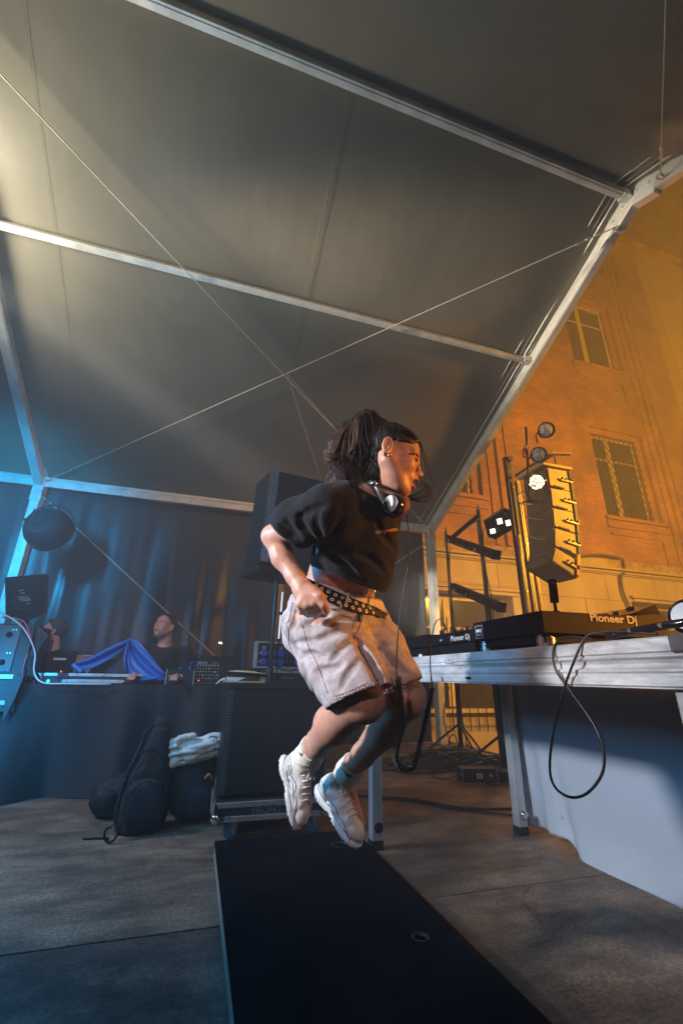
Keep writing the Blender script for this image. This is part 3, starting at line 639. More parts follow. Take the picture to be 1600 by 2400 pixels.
# ---------------- 360 camera on a small stick
tcm = thing('action_camera', 'slim black stick camera with round lens standing on the near player', 'camera', (1.15,1.35,1.11))
tb = AX(1301,1424,1.20); a0 = V((1.20, tb.y, 1.1125)); d0 = (AX(1290,1350,1.19)-a0).normalized()
MB().lathe(a0, d0, [(0,.014),(.004,.014),(.006,.006),(.03,.0055),(.034,.008)], 14).build('stick', M_blk, tcm, smooth='auto')
fx_ = V((0,0,1)).cross(V((.35,.94,0))).normalized(); fm = frameM(a0+d0*.032, (.94,-.35,0), d0)
cb = MB().box((-.0125,0,-.012), (.0125,.085,.012), fm).build('body', M_blk, tcm, bevel=.004)
MB().box((-.0105,.012,.0121), (.0105,.048,.0128), fm).build('screen', M_gloss, tcm)
MB().lathe(fm @ V((0,.068,.012)), fm.to_3x3() @ V((0,0,1)), [(0,.010),(.003,.0105),(.006,.007),(.0075,0)], 20).build('lens', M_gloss, tcm, smooth='auto')

# ---------------- headphones lying on the table, near corner
h2 = thing('headphones', 'black headphones lying on the near right corner of the dj table', 'headphones', (1.12,.80,ZT))
hp = AX(1580,1465,1.10)
MB().lathe((1.13,.785,1.035), (-.95,-.25,.15), [(-.02,.02),(-.018,.040),(0,.044),(.004,.042),(.006,.036)], 28).build('ear_cup', M_gloss, h2, smooth='auto')
MB().lathe((1.124,.784,1.036), (-.95,-.25,.15), [(0,.033),(.002,.033),(.0025,0)], 28).build('cup_plate', mat('grey blue plate', (.22,.27,.33), .35), h2, smooth='auto')
MB().lathe((1.20,.80,1.02), (.8,.3,.2), [(-.02,.02),(-.018,.040),(0,.044),(.006,.036)], 24).build('ear_cup', M_gloss, h2, smooth='auto')
MB().tube(smooth_path([(1.055,.96,.995),(1.058,.90,1.004),(1.06,.84,1.008),(1.062,.78,1.012),(1.08,.72,1.016)],6), .010, 10).build('headband', M_gloss, h2, smooth=True)
for k, yy in enumerate((.93,.885,.80)): MB().lathe((1.052,yy,1.003+.004*k), (-1,0,.5), [(0,.006),(.004,.005)], 12).build('hinge', M_chrome, h2, smooth='auto')

# ---------------- the hanging cable loop
pts = [(1540,1483,1.06),(1470,1481,1.052),(1410,1482,1.046),(1372,1494,1.036),(1347,1545,1.02),(1318,1625,1.02),(1296,1720,1.02),(1288,1800,1.02),(1300,1845,1.02),(1335,1869,1.02),(1375,1860,1.02),(1410,1815,1.02),(1414,1760,1.02),(1392,1700,1.02),(1340,1625,1.024),(1302,1570,1.026),(1296,1525,1.028),(1310,1500,1.040),(1340,1493,1.052),(1385,1498,1.068)]
P3 = [AX(x, y, X) for x, y, X in pts]; P3[0].z = .992
for p in P3:
    if p.x > 1.042: p.z = max(p.z, .992)
tag(MB().tube(smooth_path(P3, 8), .0036, 8).build('loose_cable', M_cbl, smooth=True), 'thin black cable hanging in a long drop loop over the table edge', 'cable')

# ---------------- subwoofer on its dolly, with the speaker on its pole
M_grille = holes('speaker grille', (.022,.03,.036), (.004,.005,.006), 95, .45)
M_grille2 = holes('speaker grille rim', (.09,.12,.13), (.01,.012,.014), 60, .4)
M_grille3 = holes('speaker grille painted as lit', (.85,.83,.78), (.03,.03,.03), 110, .35, .5)  # strip colour lightened in place of light falling on it
SY = 3.05
sb = thing('subwoofer', 'tall black subwoofer with perforated front standing on the flight case dolly', 'speaker', (.52,SY+.3,.21))
MB().box((.205,SY+.03,.205), (.86,SY+.68,.838)).build('cabinet', M_blkm, sb, bevel=.01)
g_ = MB().box((.245,SY+.004,.225), (.855,SY+.029,.80)).build('grille', M_grille, sb, bevel=.004); uvbox(g_)
g_ = MB().box((.212,SY+.002,.225), (.2445,SY+.029,.80)).build('grille_edge', M_grille2, sb); uvbox(g_)
MB().box((.205,SY-.004,.802), (.86,SY+.029,.838)).build('top_lip', M_blkm, sb, bevel=.006)
dl = thing('wheel_dolly', 'flight case dolly board marked FRONT under the subwoofer', 'dolly', (.52,SY+.3,0))
MB().box((.20,SY-.02,.10), (.87,SY+.72,.198)).build('dolly_board', M_case, dl)
for z in (.108, .178): MB().box((.19,SY-.036,z-.013), (.88,SY-.021,z+.015)).build('edge_profile', M_ext, dl, bevel=.003)
MB().box((.188,SY-.03,.096), (.199,SY+.72,.2)).build('edge_profile', M_ext, dl, bevel=.002)
MB().box((.871,SY-.03,.096), (.882,SY+.72,.2)).build('edge_profile', M_ext, dl, bevel=.002)
text('FRONT', .052, frameM((.50,SY-.0215,.143), (1,0,0), (0,0,1)), mat('faded stencil', (.25,.25,.26), .8), dl, 'lettering', xs=1.05)
for (x, s) in ((.195, 1), (.875, -1)):
    MB().lathe((x, SY-.03, .108), (-s*.6,-.7,-.4), [(-.03,.026),(-.01,.030),(.006,.022),(.010,.0)], 16).build('ball_corner', M_chrome, dl, smooth=True)
    cp = MB().prism([(x,SY-.04,.09),(x+s*.055,SY-.04,.10),(x+s*.06,SY-.04,.135),(x+s*.03,SY-.04,.155),(x,SY-.04,.20)], (0,.003,0)).build('corner_plate', M_chrome, dl)
    for (a, b) in ((.012,.18), (.014,.155), (.045,.118)): MB().lathe((x+s*a,SY-.040,b), (0,-1,0), [(0,.005),(.003,.004)], 8).build('plate_rivet', M_chrome, cp)
MB().tube([(.186,SY-.03,.2),(.184,SY-.03,.33)], .006, 8).build('side_latch', M_brush, dl)
M_bluew = mat('blue caster tyre', (.02,.12,.22), .5)
for (x, y, r_) in ((.315,SY+.02,0), (.80,SY+.03,1), (.315,SY+.62,0), (.80,SY+.62,1)):
    wh = MB().lathe((x-.018,y,.043), (1,0,0) if False else (.35,-.94,0), [(0,.022),(.004,.034),(.006,.043),(.030,.043),(.032,.034),(.036,.022)], 28).build('caster', M_bluew, dl, smooth='auto')
    MB().prism([(x-.022,y-.048,.099),(x+.022,y-.048,.099),(x+.004,y-.048,.035),(x-.008,y-.048,.035)], (0,.003,0)).build('fork', M_brush, wh)
    MB().box((x-.032,y-.04,.090), (x+.032,y+.04,.0985)).build('swivel_plate', M_brush, wh)
# pole and top speaker
pole = thing('speaker_pole', 'black pole carrying the loudspeaker above the subwoofer', 'pole', (.46,SY+.12,.838))
PXx, PYy = AY(632,1590,SY+.15).x, SY+.15
MB().lathe((PXx,PYy,.839), (0,0,1), [(0,.055),(.008,.055),(.012,.028),(.05,.026),(.09,.022)], 20).build('base_socket', M_blkm, pole, smooth='auto')
MB().cyl((PXx,PYy,.93), (PXx,PYy,1.59), .0175, 20).build('tube', mat('pole paint', (.03,.035,.045), .28, metal=.5), pole, smooth='auto')
tpk = thing('loudspeaker', 'tall black loudspeaker on a pole behind the woman, perforated strip coloured as lit on its edge', 'speaker', (.55,SY+.2,1.59))
SW = Matrix.Translation((PXx-.03,PYy,1.59)) @ Matrix.Rotation(R_(6), 4, 'Z') @ Matrix.Rotation(R_(2.5), 4, 'Y')
MB().prism([SW @ V(p) for p in ((-.15,-.16,.03),(.40,-.16,.03),(.34,.16,.03),(.0,.2,.03),(-.19,.16,.03))], SW.to_3x3() @ V((0,0,.74))).build('cabinet', M_blkm, tpk, bevel=.012)
MB().prism([SW @ V(p) for p in ((-.15,-.15,-.03),(.36,-.15,-.03),(.34,.16,-.03),(-.22,.16,-.03))], SW.to_3x3() @ V((0,0,.058))).build('bottom_plate', M_blkm, tpk, bevel=.01)
g_ = MB().box((-.14,-.168,.045), (-.085,-.1605,.76), SW).build('grille_edge', M_grille3, tpk); uvbox(g_)
g_ = MB().box((-.082,-.168,.045), (.39,-.1605,.76), SW).build('grille', holes('upper speaker grille', (.045,.047,.048), (.02,.02,.022), 110, .6, .0), tpk); uvbox(g_)

# ---------------- table at the back with a black drape
tb_ = thing('equipment_table', 'long equipment table at the back behind the black drape', 'table', (-1.3,4.7,0))
MB().box((-3.2,4.30,.775), (.19,5.05,.80)).build('tabletop', M_blkm, tb_)
for x in (-3.1,-1.5,.1):
    for y in (4.36,4.98): MB().cyl((x,y,.0), (x,y,.774), .018, 10).build('leg', M_brush, tb_)
def drape(u, v):
    x = -3.3+u*3.52; z = .798-v*.795+(.0 if v < .999 else .004*math.sin(x*23))
    a = .018+.075*v
    f = a*(math.sin(x*9+.9*math.sin(x*2.3)+v*.9)+.5*math.sin(x*19+1.3*math.sin(x*3.1)-v*1.2)+.7*mnoise.noise(V((x*2.6,v*.7,2))))
    f += .03*v*mnoise.noise(V((x*8,v*1.6,5)))+.05*v*v
    return (x, 4.262-f*1.05, z)
dr = MB().grid(drape, 330, 34).build('drape', M_fab, smooth=True)
tag(dr, 'long dark drape hanging in folds down to the floor in front of the equipment table', 'drape')
TZ = .801
# flight case tray with two aluminium strips and the blue jacket
fc = thing('flight_case', 'open flight case lid with pale aluminium strips lying on the back table', 'case', (-.95,4.45,TZ))
a = AY(92,1572,4.34); b = AY(300,1582,4.34)
MB().box((a.x,4.345,TZ), (b.x+.12,4.66,TZ+.075)).build('case_body', M_case, fc)
MB().box((a.x+.04,4.332,TZ+.053), (b.x+.12,4.344,TZ+.077)).build('edge_profile', M_ext, fc, bevel=.002)
MB().box((a.x+.18,4.332,TZ+.004), (b.x-.02,4.344,TZ+.030)).build('edge_profile', M_ext, fc, bevel=.002)
MB().box((a.x-.01,4.328,TZ+.002), (a.x+.035,4.343,TZ+.079)).build('corner_plate', M_chrome, fc, bevel=.006)
MB().box((a.x+.14,4.322,TZ+.036), (a.x+.22,4.331,TZ+.078)).build('butterfly_latch', M_chrome, fc, bevel=.005)
MB().lathe((a.x+.16,4.33,TZ+.088), (0,-1,0), [(0,.004),(.004,.003)], 8).build('status_light', M_ledr, fc)
MB().lathe((a.x+.085,4.325,TZ+.014), (0,-1,0), [(0,.012),(.006,.01)], 10).build('green_tape', M_gtape, fc)  # tape with a glow of its own
for k in range(9): MB().box((a.x+.05+.05*k,4.38,TZ+.0765), (a.x+.07+.05*k,4.45,TZ+.093)).build('button', M_blk, fc)
# small stage box with blue plugs
def stagebox(name, label, O, W, D, Hh, rot=0, group='stage boxes'):
    t = thing(name, label, 'stage box', O, group); M_ = Matrix.Translation(O) @ Matrix.Rotation(rot, 4, 'Z')
    MB().box((0,0,0), (W,D,Hh), M_).build('body', M_blkm, t, bevel=.003)
    MB().box((W*.42,-.002,Hh*.30), (W*.57,-.0005,Hh*.66), M_).build('sticker', M_white, t)
    MB().lathe(M_ @ V((W*.495,-.0025,Hh*.48)), M_.to_3x3() @ V((0,-1,0)), [(0,Hh*.10),(.001,Hh*.09)], 14).build('sticker_mark', M_blk, t)
    for xx in (0.004, W-.012): MB().box((xx,-.004,.0), (xx+.008,-.0005,Hh), M_).build('edge_rail', M_ext, t)
    return t, M_
o3 = AY(383,1612,4.33); o3.z = TZ
sbx, Mx_ = stagebox('stage_box', 'black stage box with blue plugs on the edge of the back table', o3, .245, .18, .125)
for k in range(2): MB().lathe(Mx_ @ V((.12+.075*k,.05,.126)), (0,0,1), [(0,.017),(.014,.017),(.02,.011)], 12).build('blue_plug', M_blue, sbx, smooth='auto')
MB().tube(smooth_path([Mx_ @ V((.2,.06,.14)), Mx_ @ V((.2,.06,.185)), Mx_ @ V((.225,.07,.19)), Mx_ @ V((.235,.09,.13))],5), .007, 6).build('cable', M_blue, sbx, smooth=True)
MB().cyl(Mx_ @ V((-.09,.02,.03)), Mx_ @ V((-.002,.03,.045)), .018, 10).build('blue_plug', M_blue, sbx)
MB().tube([Mx_ @ V((-.33,-.01,.006)), Mx_ @ V((-.2,0,.012)), Mx_ @ V((-.09,.02,.03))], .006, 6).build('cable', M_cbl, sbx)
# digital mixer lying tilted
mz = thing('sound_mixer', 'black digital sound mixer covered in small lit keys on the back table', 'mixer', (.10,4.5,TZ))
a = AY(452,1553,4.45); b = AY(545,1612,4.34); wx = .40
Mm = frameM((a.x, 4.36, TZ+.008), (1,0,0), (0,.55,.83))
MB().box((0,0,-.10), (wx,.30,0), Mm).build('body', M_blkm, mz, bevel=.004)
MB().box((0,.0,.0005), (wx,.004,.006), Mm).build('front_edge', M_brush, mz)
text('MIDAS', .030, Mm @ Matrix.Translation((.085,.215,.001)), M_grey, mz, 'lettering', bold=.0005)
text('PRO X', .017, Mm @ Matrix.Translation((.20,.215,.001)), M_grey, mz, 'lettering')
text('48', .014, Mm @ Matrix.Translation((.05,.275,.001)), M_grey, mz, 'lettering')
for i in range(8):
    for j in range(5):
        kk = MB().box((.04+.026*i,.045+.034*j,0), (.052+.026*i,.058+.034*j,.006), Mm).build('key', M_grey if (j > 3 or (i*j) % 5 == 2) else M_brush, mz)
MB().lathe(Mm @ V((.07,.03,.004)), (0,-1,.3), [(0,.004),(.003,.003)], 8).build('status_light', M_ledr, mz)
# two pin lamps above the mixer
for k, (px_, py_) in enumerate(((516,1507), (521,1545))):
    c_ = AY(px_, py_, 4.7); g0 = AY(px_+12, 1570, 4.7)
    t = thing('console_lamp', ('upper' if k == 0 else 'lower')+' tiny goose-neck lamp glowing above the sound mixer', 'lamp', (g0.x,4.7,TZ), 'console lamps')
    MB().tube(smooth_path([V((g0.x,4.7,TZ)), V((g0.x+.02,4.7,TZ+.06)), c_+V((.012,.01,.012))],6), .0035, 6).build('gooseneck', M_blkm, t, smooth=True)
    MB().cyl(c_+V((.012,.008,.012)), c_, .008, 10).build('lamp_head', M_blk, t)
    MB().box(c_+V((-.012,-.008,-.006)), c_+V((.012,-.002,.004))).build('bulb', M_led, t)
# cap and tray on the subwoofer's left
hat = thing('snare_drum', 'tan topped shallow drum with black rim lying on a pale stand by the pole', 'drum', (.22,3.6,.84))
c_ = AY(585,1577,3.30); c_ = V((c_.x, 3.30, c_.z))
Mh = Matrix.Translation(c_) @ Matrix.Rotation(R_(3), 4, 'Y')
M_tan = mat('tan skin', (.62,.45,.27), .5, var=.12, vscale=14)
MB().lathe(Mh @ V((0,0,-.022)), Mh.to_3x3() @ V((0,0,1)), [(0,.10),(.006,.145),(.016,.150),(.020,.149)], 40).build('rim', M_blk, hat, smooth='auto')
MB().lathe(Mh @ V((0,0,-.002)), Mh.to_3x3() @ V((0,0,1)), [(0,.148),(.004,.143),(.012,.09),(.015,.0)], 40).build('skin', M_tan, hat, smooth='auto')
MB().beam(Mh @ V((-.02,-.06,.012)), Mh @ V((.05,-.075,.010)), .006, .004).build('black_mark', M_blk, hat)
MB().beam(Mh @ V((.03,-.11,.007)), Mh @ V((.09,-.10,.007)), .008, .004).build('black_mark', M_blk, hat)
zz = .8385
MB().box((c_.x+.06,3.20,zz), (c_.x+.12,3.38,c_.z-.024)).build('support_block', M_tan, hat, bevel=.003)
MB().box((c_.x-.17,3.16,zz), (c_.x+.16,3.42,zz+.010)).build('base_board', M_tan, hat, bevel=.002)
pw = MB().prism([(c_.x-.16,3.2,c_.z-.03),(c_.x-.03,3.2,c_.z-.032),(c_.x-.09,3.2,c_.z-.055),(c_.x-.11,3.2,zz+.012),(c_.x-.15,3.2,zz+.012)], (0,.10,0)).build('paper_wrap', M_white, hat)
MB().tube([(c_.x-.17,3.19,zz+.02),(c_.x-.20,3.185,zz+.012),(c_.x-.225,3.18,zz-.012)], [.010,.006,.002], 8).build('paper_twist', M_white, hat)
# power rack with blue sockets behind the pole
pk = thing('power_rack', 'flight case rack with rows of blue power sockets behind the speaker pole', 'rack', (.60,3.5,.84))
RY = 3.46; a = AY(597,1503,RY); z0 = AY(640,1567,RY).z
MB().box((a.x,RY,z0), (a.x+.46,RY+.2,a.z)).build('rack_body', M_case, pk)
MB().box((a.x+.03,RY-.004,z0+.02), (a.x+.45,RY-.0005,a.z-.015)).build('rack_panel', M_blkm, pk)
for (p0, p1) in (((a.x,z0),(a.x+.028,a.z)), ((a.x+.451,z0),(a.x+.47,a.z)), ((a.x+.029,a.z-.012),(a.x+.45,a.z)), ((a.x+.029,z0),(a.x+.45,z0+.014))):
    MB().box((p0[0],RY-.014,p0[1]), (p1[0],RY-.0045,p1[1])).build('edge_profile', M_ext, pk, bevel=.002)
for i in range(6):
    for j in range(2):
        sx, sz = a.x+.075+.065*i, z0+.045+.062*j
        s_ = MB().lathe((sx,RY-.005,sz), (0,-1,0), [(0,.025),(.02,.025),(.024,.020),(.022,0)], 18).build('socket', M_blue if i != 3 else M_blkm, pk, smooth='auto')
    MB().box((a.x+.06+.065*i,RY-.010,a.z-.055), (a.x+.085+.065*i,RY-.0045,a.z-.032)).build('breaker', mat('breaker', (.55,.42,.36) if i % 2 else (.45,.16,.14), .6), pk)
for j in range(2): MB().lathe((a.x+.045,RY-.005,z0+.045+.062*j), (0,-1,0), [(0,.006),(.003,.006)], 10).build('status_light', M_grey, pk)
pk2 = thing('amplifier_case', 'black amplifier in a flight case below the power rack', 'case', (.70,3.5,.84))
MB().box((a.x+.06,RY-.02,.8395), (a.x+.53,RY+.25,z0-.002)).build('case_body', M_case, pk2)
MB().box((a.x+.10,RY-.034,z0-.03), (a.x+.53,RY-.021,z0-.004)).build('edge_profile', M_ext, pk2)
MB().box((a.x+.505,RY-.034,.842), (a.x+.53,RY-.021,z0-.031)).build('edge_profile', M_ext, pk2)
text('CREST AUDIO', .014, frameM((a.x+.26,RY-.0215,.872), (1,0,0), (0,0,1)), M_grey, pk2, 'lettering')
MB().tube(smooth_path([(a.x+.17,RY-.03,z0+.02),(a.x+.22,RY-.05,z0-.01),(a.x+.30,RY-.045,z0-.012),(a.x+.38,RY-.03,z0+.02)],6), .004, 6).build('cable', M_cbl, pk2, smooth=True)
# led stick
c1, c2_ = AY(662,1388,RY-.08), AY(653,1497,RY-.08)
ls = thing('light_stick', 'thin upright white tube in a black clamp behind the speaker pole', 'light tube', c2_)
M_tube = mat('pale tube', (.8,.85,.9), .3, emit=(.75,.85,1), estr=.9)
MB().cyl(c2_, c1, .006, 10).build('tube', M_tube, ls, smooth='auto'); mid = c2_.lerp(c1, .53); MB().cyl(mid-V((0,0,.012)), mid+V((0,0,.012)), .011, 12).build('clamp', M_blk, ls)
MB().cyl(V((c2_.x,RY-.08,.84)), c2_, .005, 8).build('stem', M_blk, ls)
# amp stack at far left with cables, on a silver edged case
rk = thing('amplifier_rack', 'tall rack of audio units at the left end of the back table', 'rack', (-1.5,4.4,.8))
RL, RR = -1.95, AY(82,1470,4.28).x
MB().box((RL,4.28,.86), (RR,4.75,1.245)).build('rack_case', M_case, rk, bevel=.004)
for k, (x0, x1) in enumerate(((RL+.02,-1.62), (-1.60,-1.40))):
    pn = MB().box((x0,4.268,.88), (x1,4.2795,1.235)).build('front_panel', mat('grey panel', (.10,.12,.13), .5) if k else M_blkm, rk, bevel=.002)
    for z in (.95,1.16): MB().lathe(((x0+x1)/2+.03,4.267,z), (0,-1,0), [(0,.022),(.012,.02),(.016,.012)], 16).build('knob', M_blk, pn, smooth='auto')
    for i in range(4): MB().lathe((x1-.03-.022*(i%2),4.267,1.20-.02*(i//2)-(.0 if i < 2 else .16)), (0,-1,0), [(0,.004),(.003,.003)], 8).build('screw', M_chrome, pn)
rcs = thing('road_case', 'silver edged road case supporting the rack at the far left', 'case', (-1.6,4.3,.8))
MB().box((-2.1,4.17,.60), (RR+.03,4.25,.858)).build('case_body', M_case, rcs)
for z in (.66,.845): MB().box((-2.1,4.155,z-.016), (RR+.01,4.169,z+.016)).build('edge_profile', mat('bright extrusion', (.45,.45,.45), .3, metal=.5), rcs, bevel=.003)
MB().prism([(RR-.02,4.15,.86),(RR+.05,4.15,.86),(RR+.03,4.15,.70),(RR-.01,4.15,.52),(RR-.035,4.15,.70)], (0,.006,0)).build('corner_plate', M_case, rcs)
MB().box((-2.1,4.17,.0), (-1.62,4.25,.599)).build('case_base', M_case, rcs)
M_pink = mat('pink cable', (.5,.12,.22), .5); M_wc = mat('white cable', (.6,.65,.7), .4)
def cable(pts, r, m, label, n=6): return tag(MB().tube(smooth_path(pts, n), r, 7).build('cable', m, smooth=True), label, 'cable')
cable([AY(-10,1430,4.2), AY(35,1455,4.2), AY(62,1483,4.22), AY(82,1530,4.24), AY(80,1575,4.24), AY(100,1600,4.22), AY(160,1603,4.23), AY(260,1604,4.235)], .006, M_wc, 'pale grey cable running down the rack side and along the table edge')
cable([AY(5,1447,4.23), AY(40,1450,4.23), AY(60,1462,4.25), AY(74,1500,4.25)], .005, M_pink, 'pink cable coming over the top of the rack')
cable([AY(65,1532,4.24), AY(56,1560,4.23), AY(52,1590,4.24)], .005, M_pink, 'short pink cable hanging at the rack corner')
for k in range(7): MB().tube(smooth_path([V((RR+.01+.011*k,4.27,1.25-.01*k)), V((RR+.035+.012*k,4.262,1.15)), V((RR+.02+.018*(k%3),4.26,.98)), V((RR+.01+.03*(k%4),4.265,.82))], 5), .007, 6).build('hanging_cable', M_cbl, rk, smooth=True)
# monitor back
mo = thing('monitor_screen', 'black monitor seen from behind with round embossed vent and white print', 'monitor', (-1.6,4.7,1.5))
ux = (AT(118,1342,4.0)-AT(18,1352,4.0)); uy = (AT(18,1352,4.0)-AT(0,1440,4.0)); Mo = frameM(AT(60,1398,4.0), ux, uy)
MB().prism([Mo @ V(p) for p in ((-.21,-.17,0),(-.02,-.23,0),(.16,-.17,0),(.21,.15,0),(.20,.19,0),(-.18,.19,0))], Mo.to_3x3() @ V((0,0,-.04))).build('housing', M_gloss, mo, bevel=.015, seg=3)
MB().lathe(Mo @ V((-.02,-.01,.0)), Mo.to_3x3() @ V((0,0,1)), [(0,.12),(.006,.118),(.006,.110),(.001,.108),(.001,0)], 40).build('round_vent', M_blkm, mo, smooth='auto')
for k, (x, y, w_) in enumerate(((-.03,.06,.05), (-.02,.035,.035), (-.025,0,.09), (-.01,-.02,.10), (.0,-.035,.09), (.02,-.065,.03))):
    MB().box((x-w_/2,y-.005,.0015), (x+w_/2,y+.003,.0025), Mo).build('print_line', M_grey, mo)
MB().box((.085,-.16,.0005), (.165,.16,.016), Mo).build('cable_cover', M_gloss, mo, bevel=.008)
MB().tube([Mo @ V((0,0,-.03)), Mo @ V((.02,-.05,-.12)), V((-1.7,4.95,.80))], .02, 8).build('stand_arm', M_blk, mo)
# the big round lamp hanging by the left post
bl_ = thing('round_stage_lamp', 'large round black stage lamp hanging in its yoke beside the left tent post', 'stage lamp', AT(115,1240,5.0))
cL = AT(112,1238,5.0); ax = V((.25,.9,-.35)).normalized()
MB().lathe(cL, ax, [(-.16,.10),(-.15,.17),(-.10,.215),(-.02,.245),(.10,.25),(.12,.24),(.12,.0)], 40).build('housing', M_blkm, bl_, smooth='auto')
for r_ in (.06,.10,.14): MB().lathe(cL-ax*(.162-.02*(r_-.06)*5), ax, [(0,r_),(-.006,r_+.004),(0,r_+.008)], 32, False).build('cooling_ring', M_blk, bl_, smooth=True)
yk = [cL+V((.26*math.cos(g),.05,.30*math.sin(g))) for g in [PI*k/14 for k in range(15)]]
MB().tube(yk, .012, 8).build('yoke', M_blkm, bl_, smooth=True)
tb0, tb1 = AT(55,1218,5.0), AT(140,1200,5.0); MB().cyl(tb0, tb1, .014, 10).build('hanging_bar', M_blkm, bl_)
for s_ in (.15,.4,.65,.9): q = tb0.lerp(tb1, s_); MB().cyl(q, q+V((.03,0,.13)), .006, 6).build('hanger', M_blkm, bl_)
MB().tube([tb1, AT(118,1185,5.1), AT(97,1150,5.6)], .006, 6).build('safety_wire', M_blkm, bl_)

# ---------------- bags and clothes on the floor
def lump(name, c, rad, m, parent=None, seed=0, k=.12, rot=0, n=40, pw=2.6, fold=0.0):
    """a stuffed soft shape: superellipsoid with folds"""
    M_ = Matrix.Translation(c) @ Matrix.Rotation(rot, 4, 'Y')
    def fn(u, v):
        a = 2*PI*u; b = PI*(v-.5); ce_, se_ = math.cos(b), math.sin(b); ca, sa = math.cos(a), math.sin(a)
        sg = lambda t, p: math.copysign(abs(t)**p, t); p = 2/pw
        q = V((sg(ce_, p)*sg(ca, p)*rad[0], sg(ce_, p)*sg(sa, p)*rad[1], sg(se_, p)*rad[2]))
        d = 1+k*mnoise.noise(V((q.x*7+seed, q.y*7, q.z*7)))+k*.6*mnoise.noise(V((q.x*17, q.y*17+seed, q.z*17)))-fold*abs(mnoise.noise(V((q.x*11+seed*2, q.z*4, q.y*11))))
        q = M_ @ (q*d); q.z = max(q.z, .003); return q
    return MB().grid(fn, n*2, n).build(name, m, parent, smooth=True)
bp = thing('backpack', 'black backpack standing on the floor with its strap hanging loose', 'backpack', (-.22,3.32,0))
bt = AY(330,1960,3.30)
def sack(u, v):
    a = 2*PI*u; z = .56*v; wv = (1-v)**.5
    wx_ = .155*(1-.62*v**1.6)*(.86+.14*math.sin(PI*min(1, v*1.4))); wy_ = .12*(1-.6*v**2)
    cx_ = -.215+.05*v; sg = lambda t: math.copysign(abs(t)**.75, t)
    d = 1+.08*mnoise.noise(V((math.cos(a)*2.2, math.sin(a)*2.2, z*9)))+.05*mnoise.noise(V((math.cos(a)*5, math.sin(a)*5, z*22)))
    e = 1 if 0.02 < v < .98 else (.86 if v <= .02 else .4)
    return (cx_+sg(math.cos(a))*wx_*d*e, 3.36+sg(math.sin(a))*wy_*d*e, z+.004)
MB().grid(sack, 72, 46).build('bag_body', M_bag, bp, smooth=True)
lump('front_pocket', (-.20,3.25,.16), (.115,.06,.13), M_bag, bp, 3, .08)
MB().tube(smooth_path([(-.21,3.28,.575),(-.245,3.25,.56),(-.27,3.24,.50)],5), .008, 6).build('grab_handle', M_bag, bp, smooth=True)
sp = smooth_path([AY(336,1735,3.22), AY(318,1775,3.19), AY(298,1815,3.18), AY(284,1860,3.18), AY(273,1905,3.18), AY(270,1935,3.17)], 6)
MB().tube(sp, .011, 8).build('shoulder_strap', M_gloss if False else M_bag, bp, smooth=True)
q = AY(291,1828,3.165); MB().box(q+V((-.006,-.004,-.014)), q+V((.006,.0,.014))).build('strap_buckle', M_chrome, bp)
lp = [AY(x, y, 3.14) for x, y in ((262,1938),(248,1945),(245,1965),(255,1975),(268,1968),(277,1948),(270,1935))]
for p in lp: p.z = max(p.z, .006)
MB().tube(smooth_path(lp, 5), .007, 6).build('strap_loop', M_bag, bp, smooth=True)
q0, q1 = AZ(193,1967,.006), AZ(255,1966,.006); MB().tube([q0, q0.lerp(q1,.5)+V((0,.004,.002)), q1], .006, 6).build('strap_tail', M_bag, bp, smooth=True)
q = AY(381,1866,3.24); MB().box(q+V((-.006,-.004,-.016)), q+V((.005,.0,.02))).build('zip_tag', mat('yellow tag', (.75,.7,.02), .5), bp)
for k in range(5):
    q = AY(320+6*k,1880+12*k,3.215); MB().box(q+V((-.004,0,-.006)), q+V((.004,.004,.006))).build('zip_puller', M_brush, bp) if k in (1,3) else None
MB().tube(smooth_path([(-.30,3.225,.10),(-.28,3.205,.22),(-.20,3.195,.285),(-.11,3.21,.22),(-.095,3.225,.10)],8), .0035, 6).build('zip', M_gloss, bp, smooth=True)
MB().tube(smooth_path([(-.335,3.30,.20),(-.28,3.25,.40),(-.18,3.25,.44),(-.08,3.27,.30)],8), .006, 6).build('webbing', M_bag, bp, smooth=True)
b2 = thing('backpack', 'second black bag slumped on the floor behind the standing backpack', 'bag', (-.40,3.66,0))
lump('bag_body', (-.37,3.70,.125), (.20,.13,.125), M_bag, b2, 8, .16, fold=.06)
q0, q1 = AZ(218,1898,.01), AZ(255,1893,.02); MB().tube([q0, q0.lerp(q1,.5)+V((0,0,.01)), q1], .009, 6).build('strap_tail', M_bag, b2, smooth=True)
lump('side_pouch', AY(250,1880,3.62)+V((0,0,.02)), (.07,.06,.07), M_bag, b2, 4, .2)
b3 = thing('duffel_bag', 'bulky black bag between the backpack and the dolly, under the white hoodie', 'bag', (.06,3.5,0))
lump('bag_body', (.055,3.52,.205), (.165,.17,.20), M_bag, b3, 12, .12, fold=.05)
lump('side_pocket', (.11,3.38,.13), (.08,.06,.10), M_bag, b3, 15, .12)
MB().tube(smooth_path([AY(480,1825,3.3), AY(490,1815,3.28), AY(498,1828,3.3)],5), .006, 6).build('orange_cord', mat('orange tie', (.6,.2,.08), .5), b3, smooth=True)
# hoodie folded on top
M_hood = mat('white sweatshirt', (.66,.64,.60), .9, spec=.2, bump=.35, bscale=160, var=.08, vscale=9, sheen=.15)
hc = AY(443,1752,3.38)
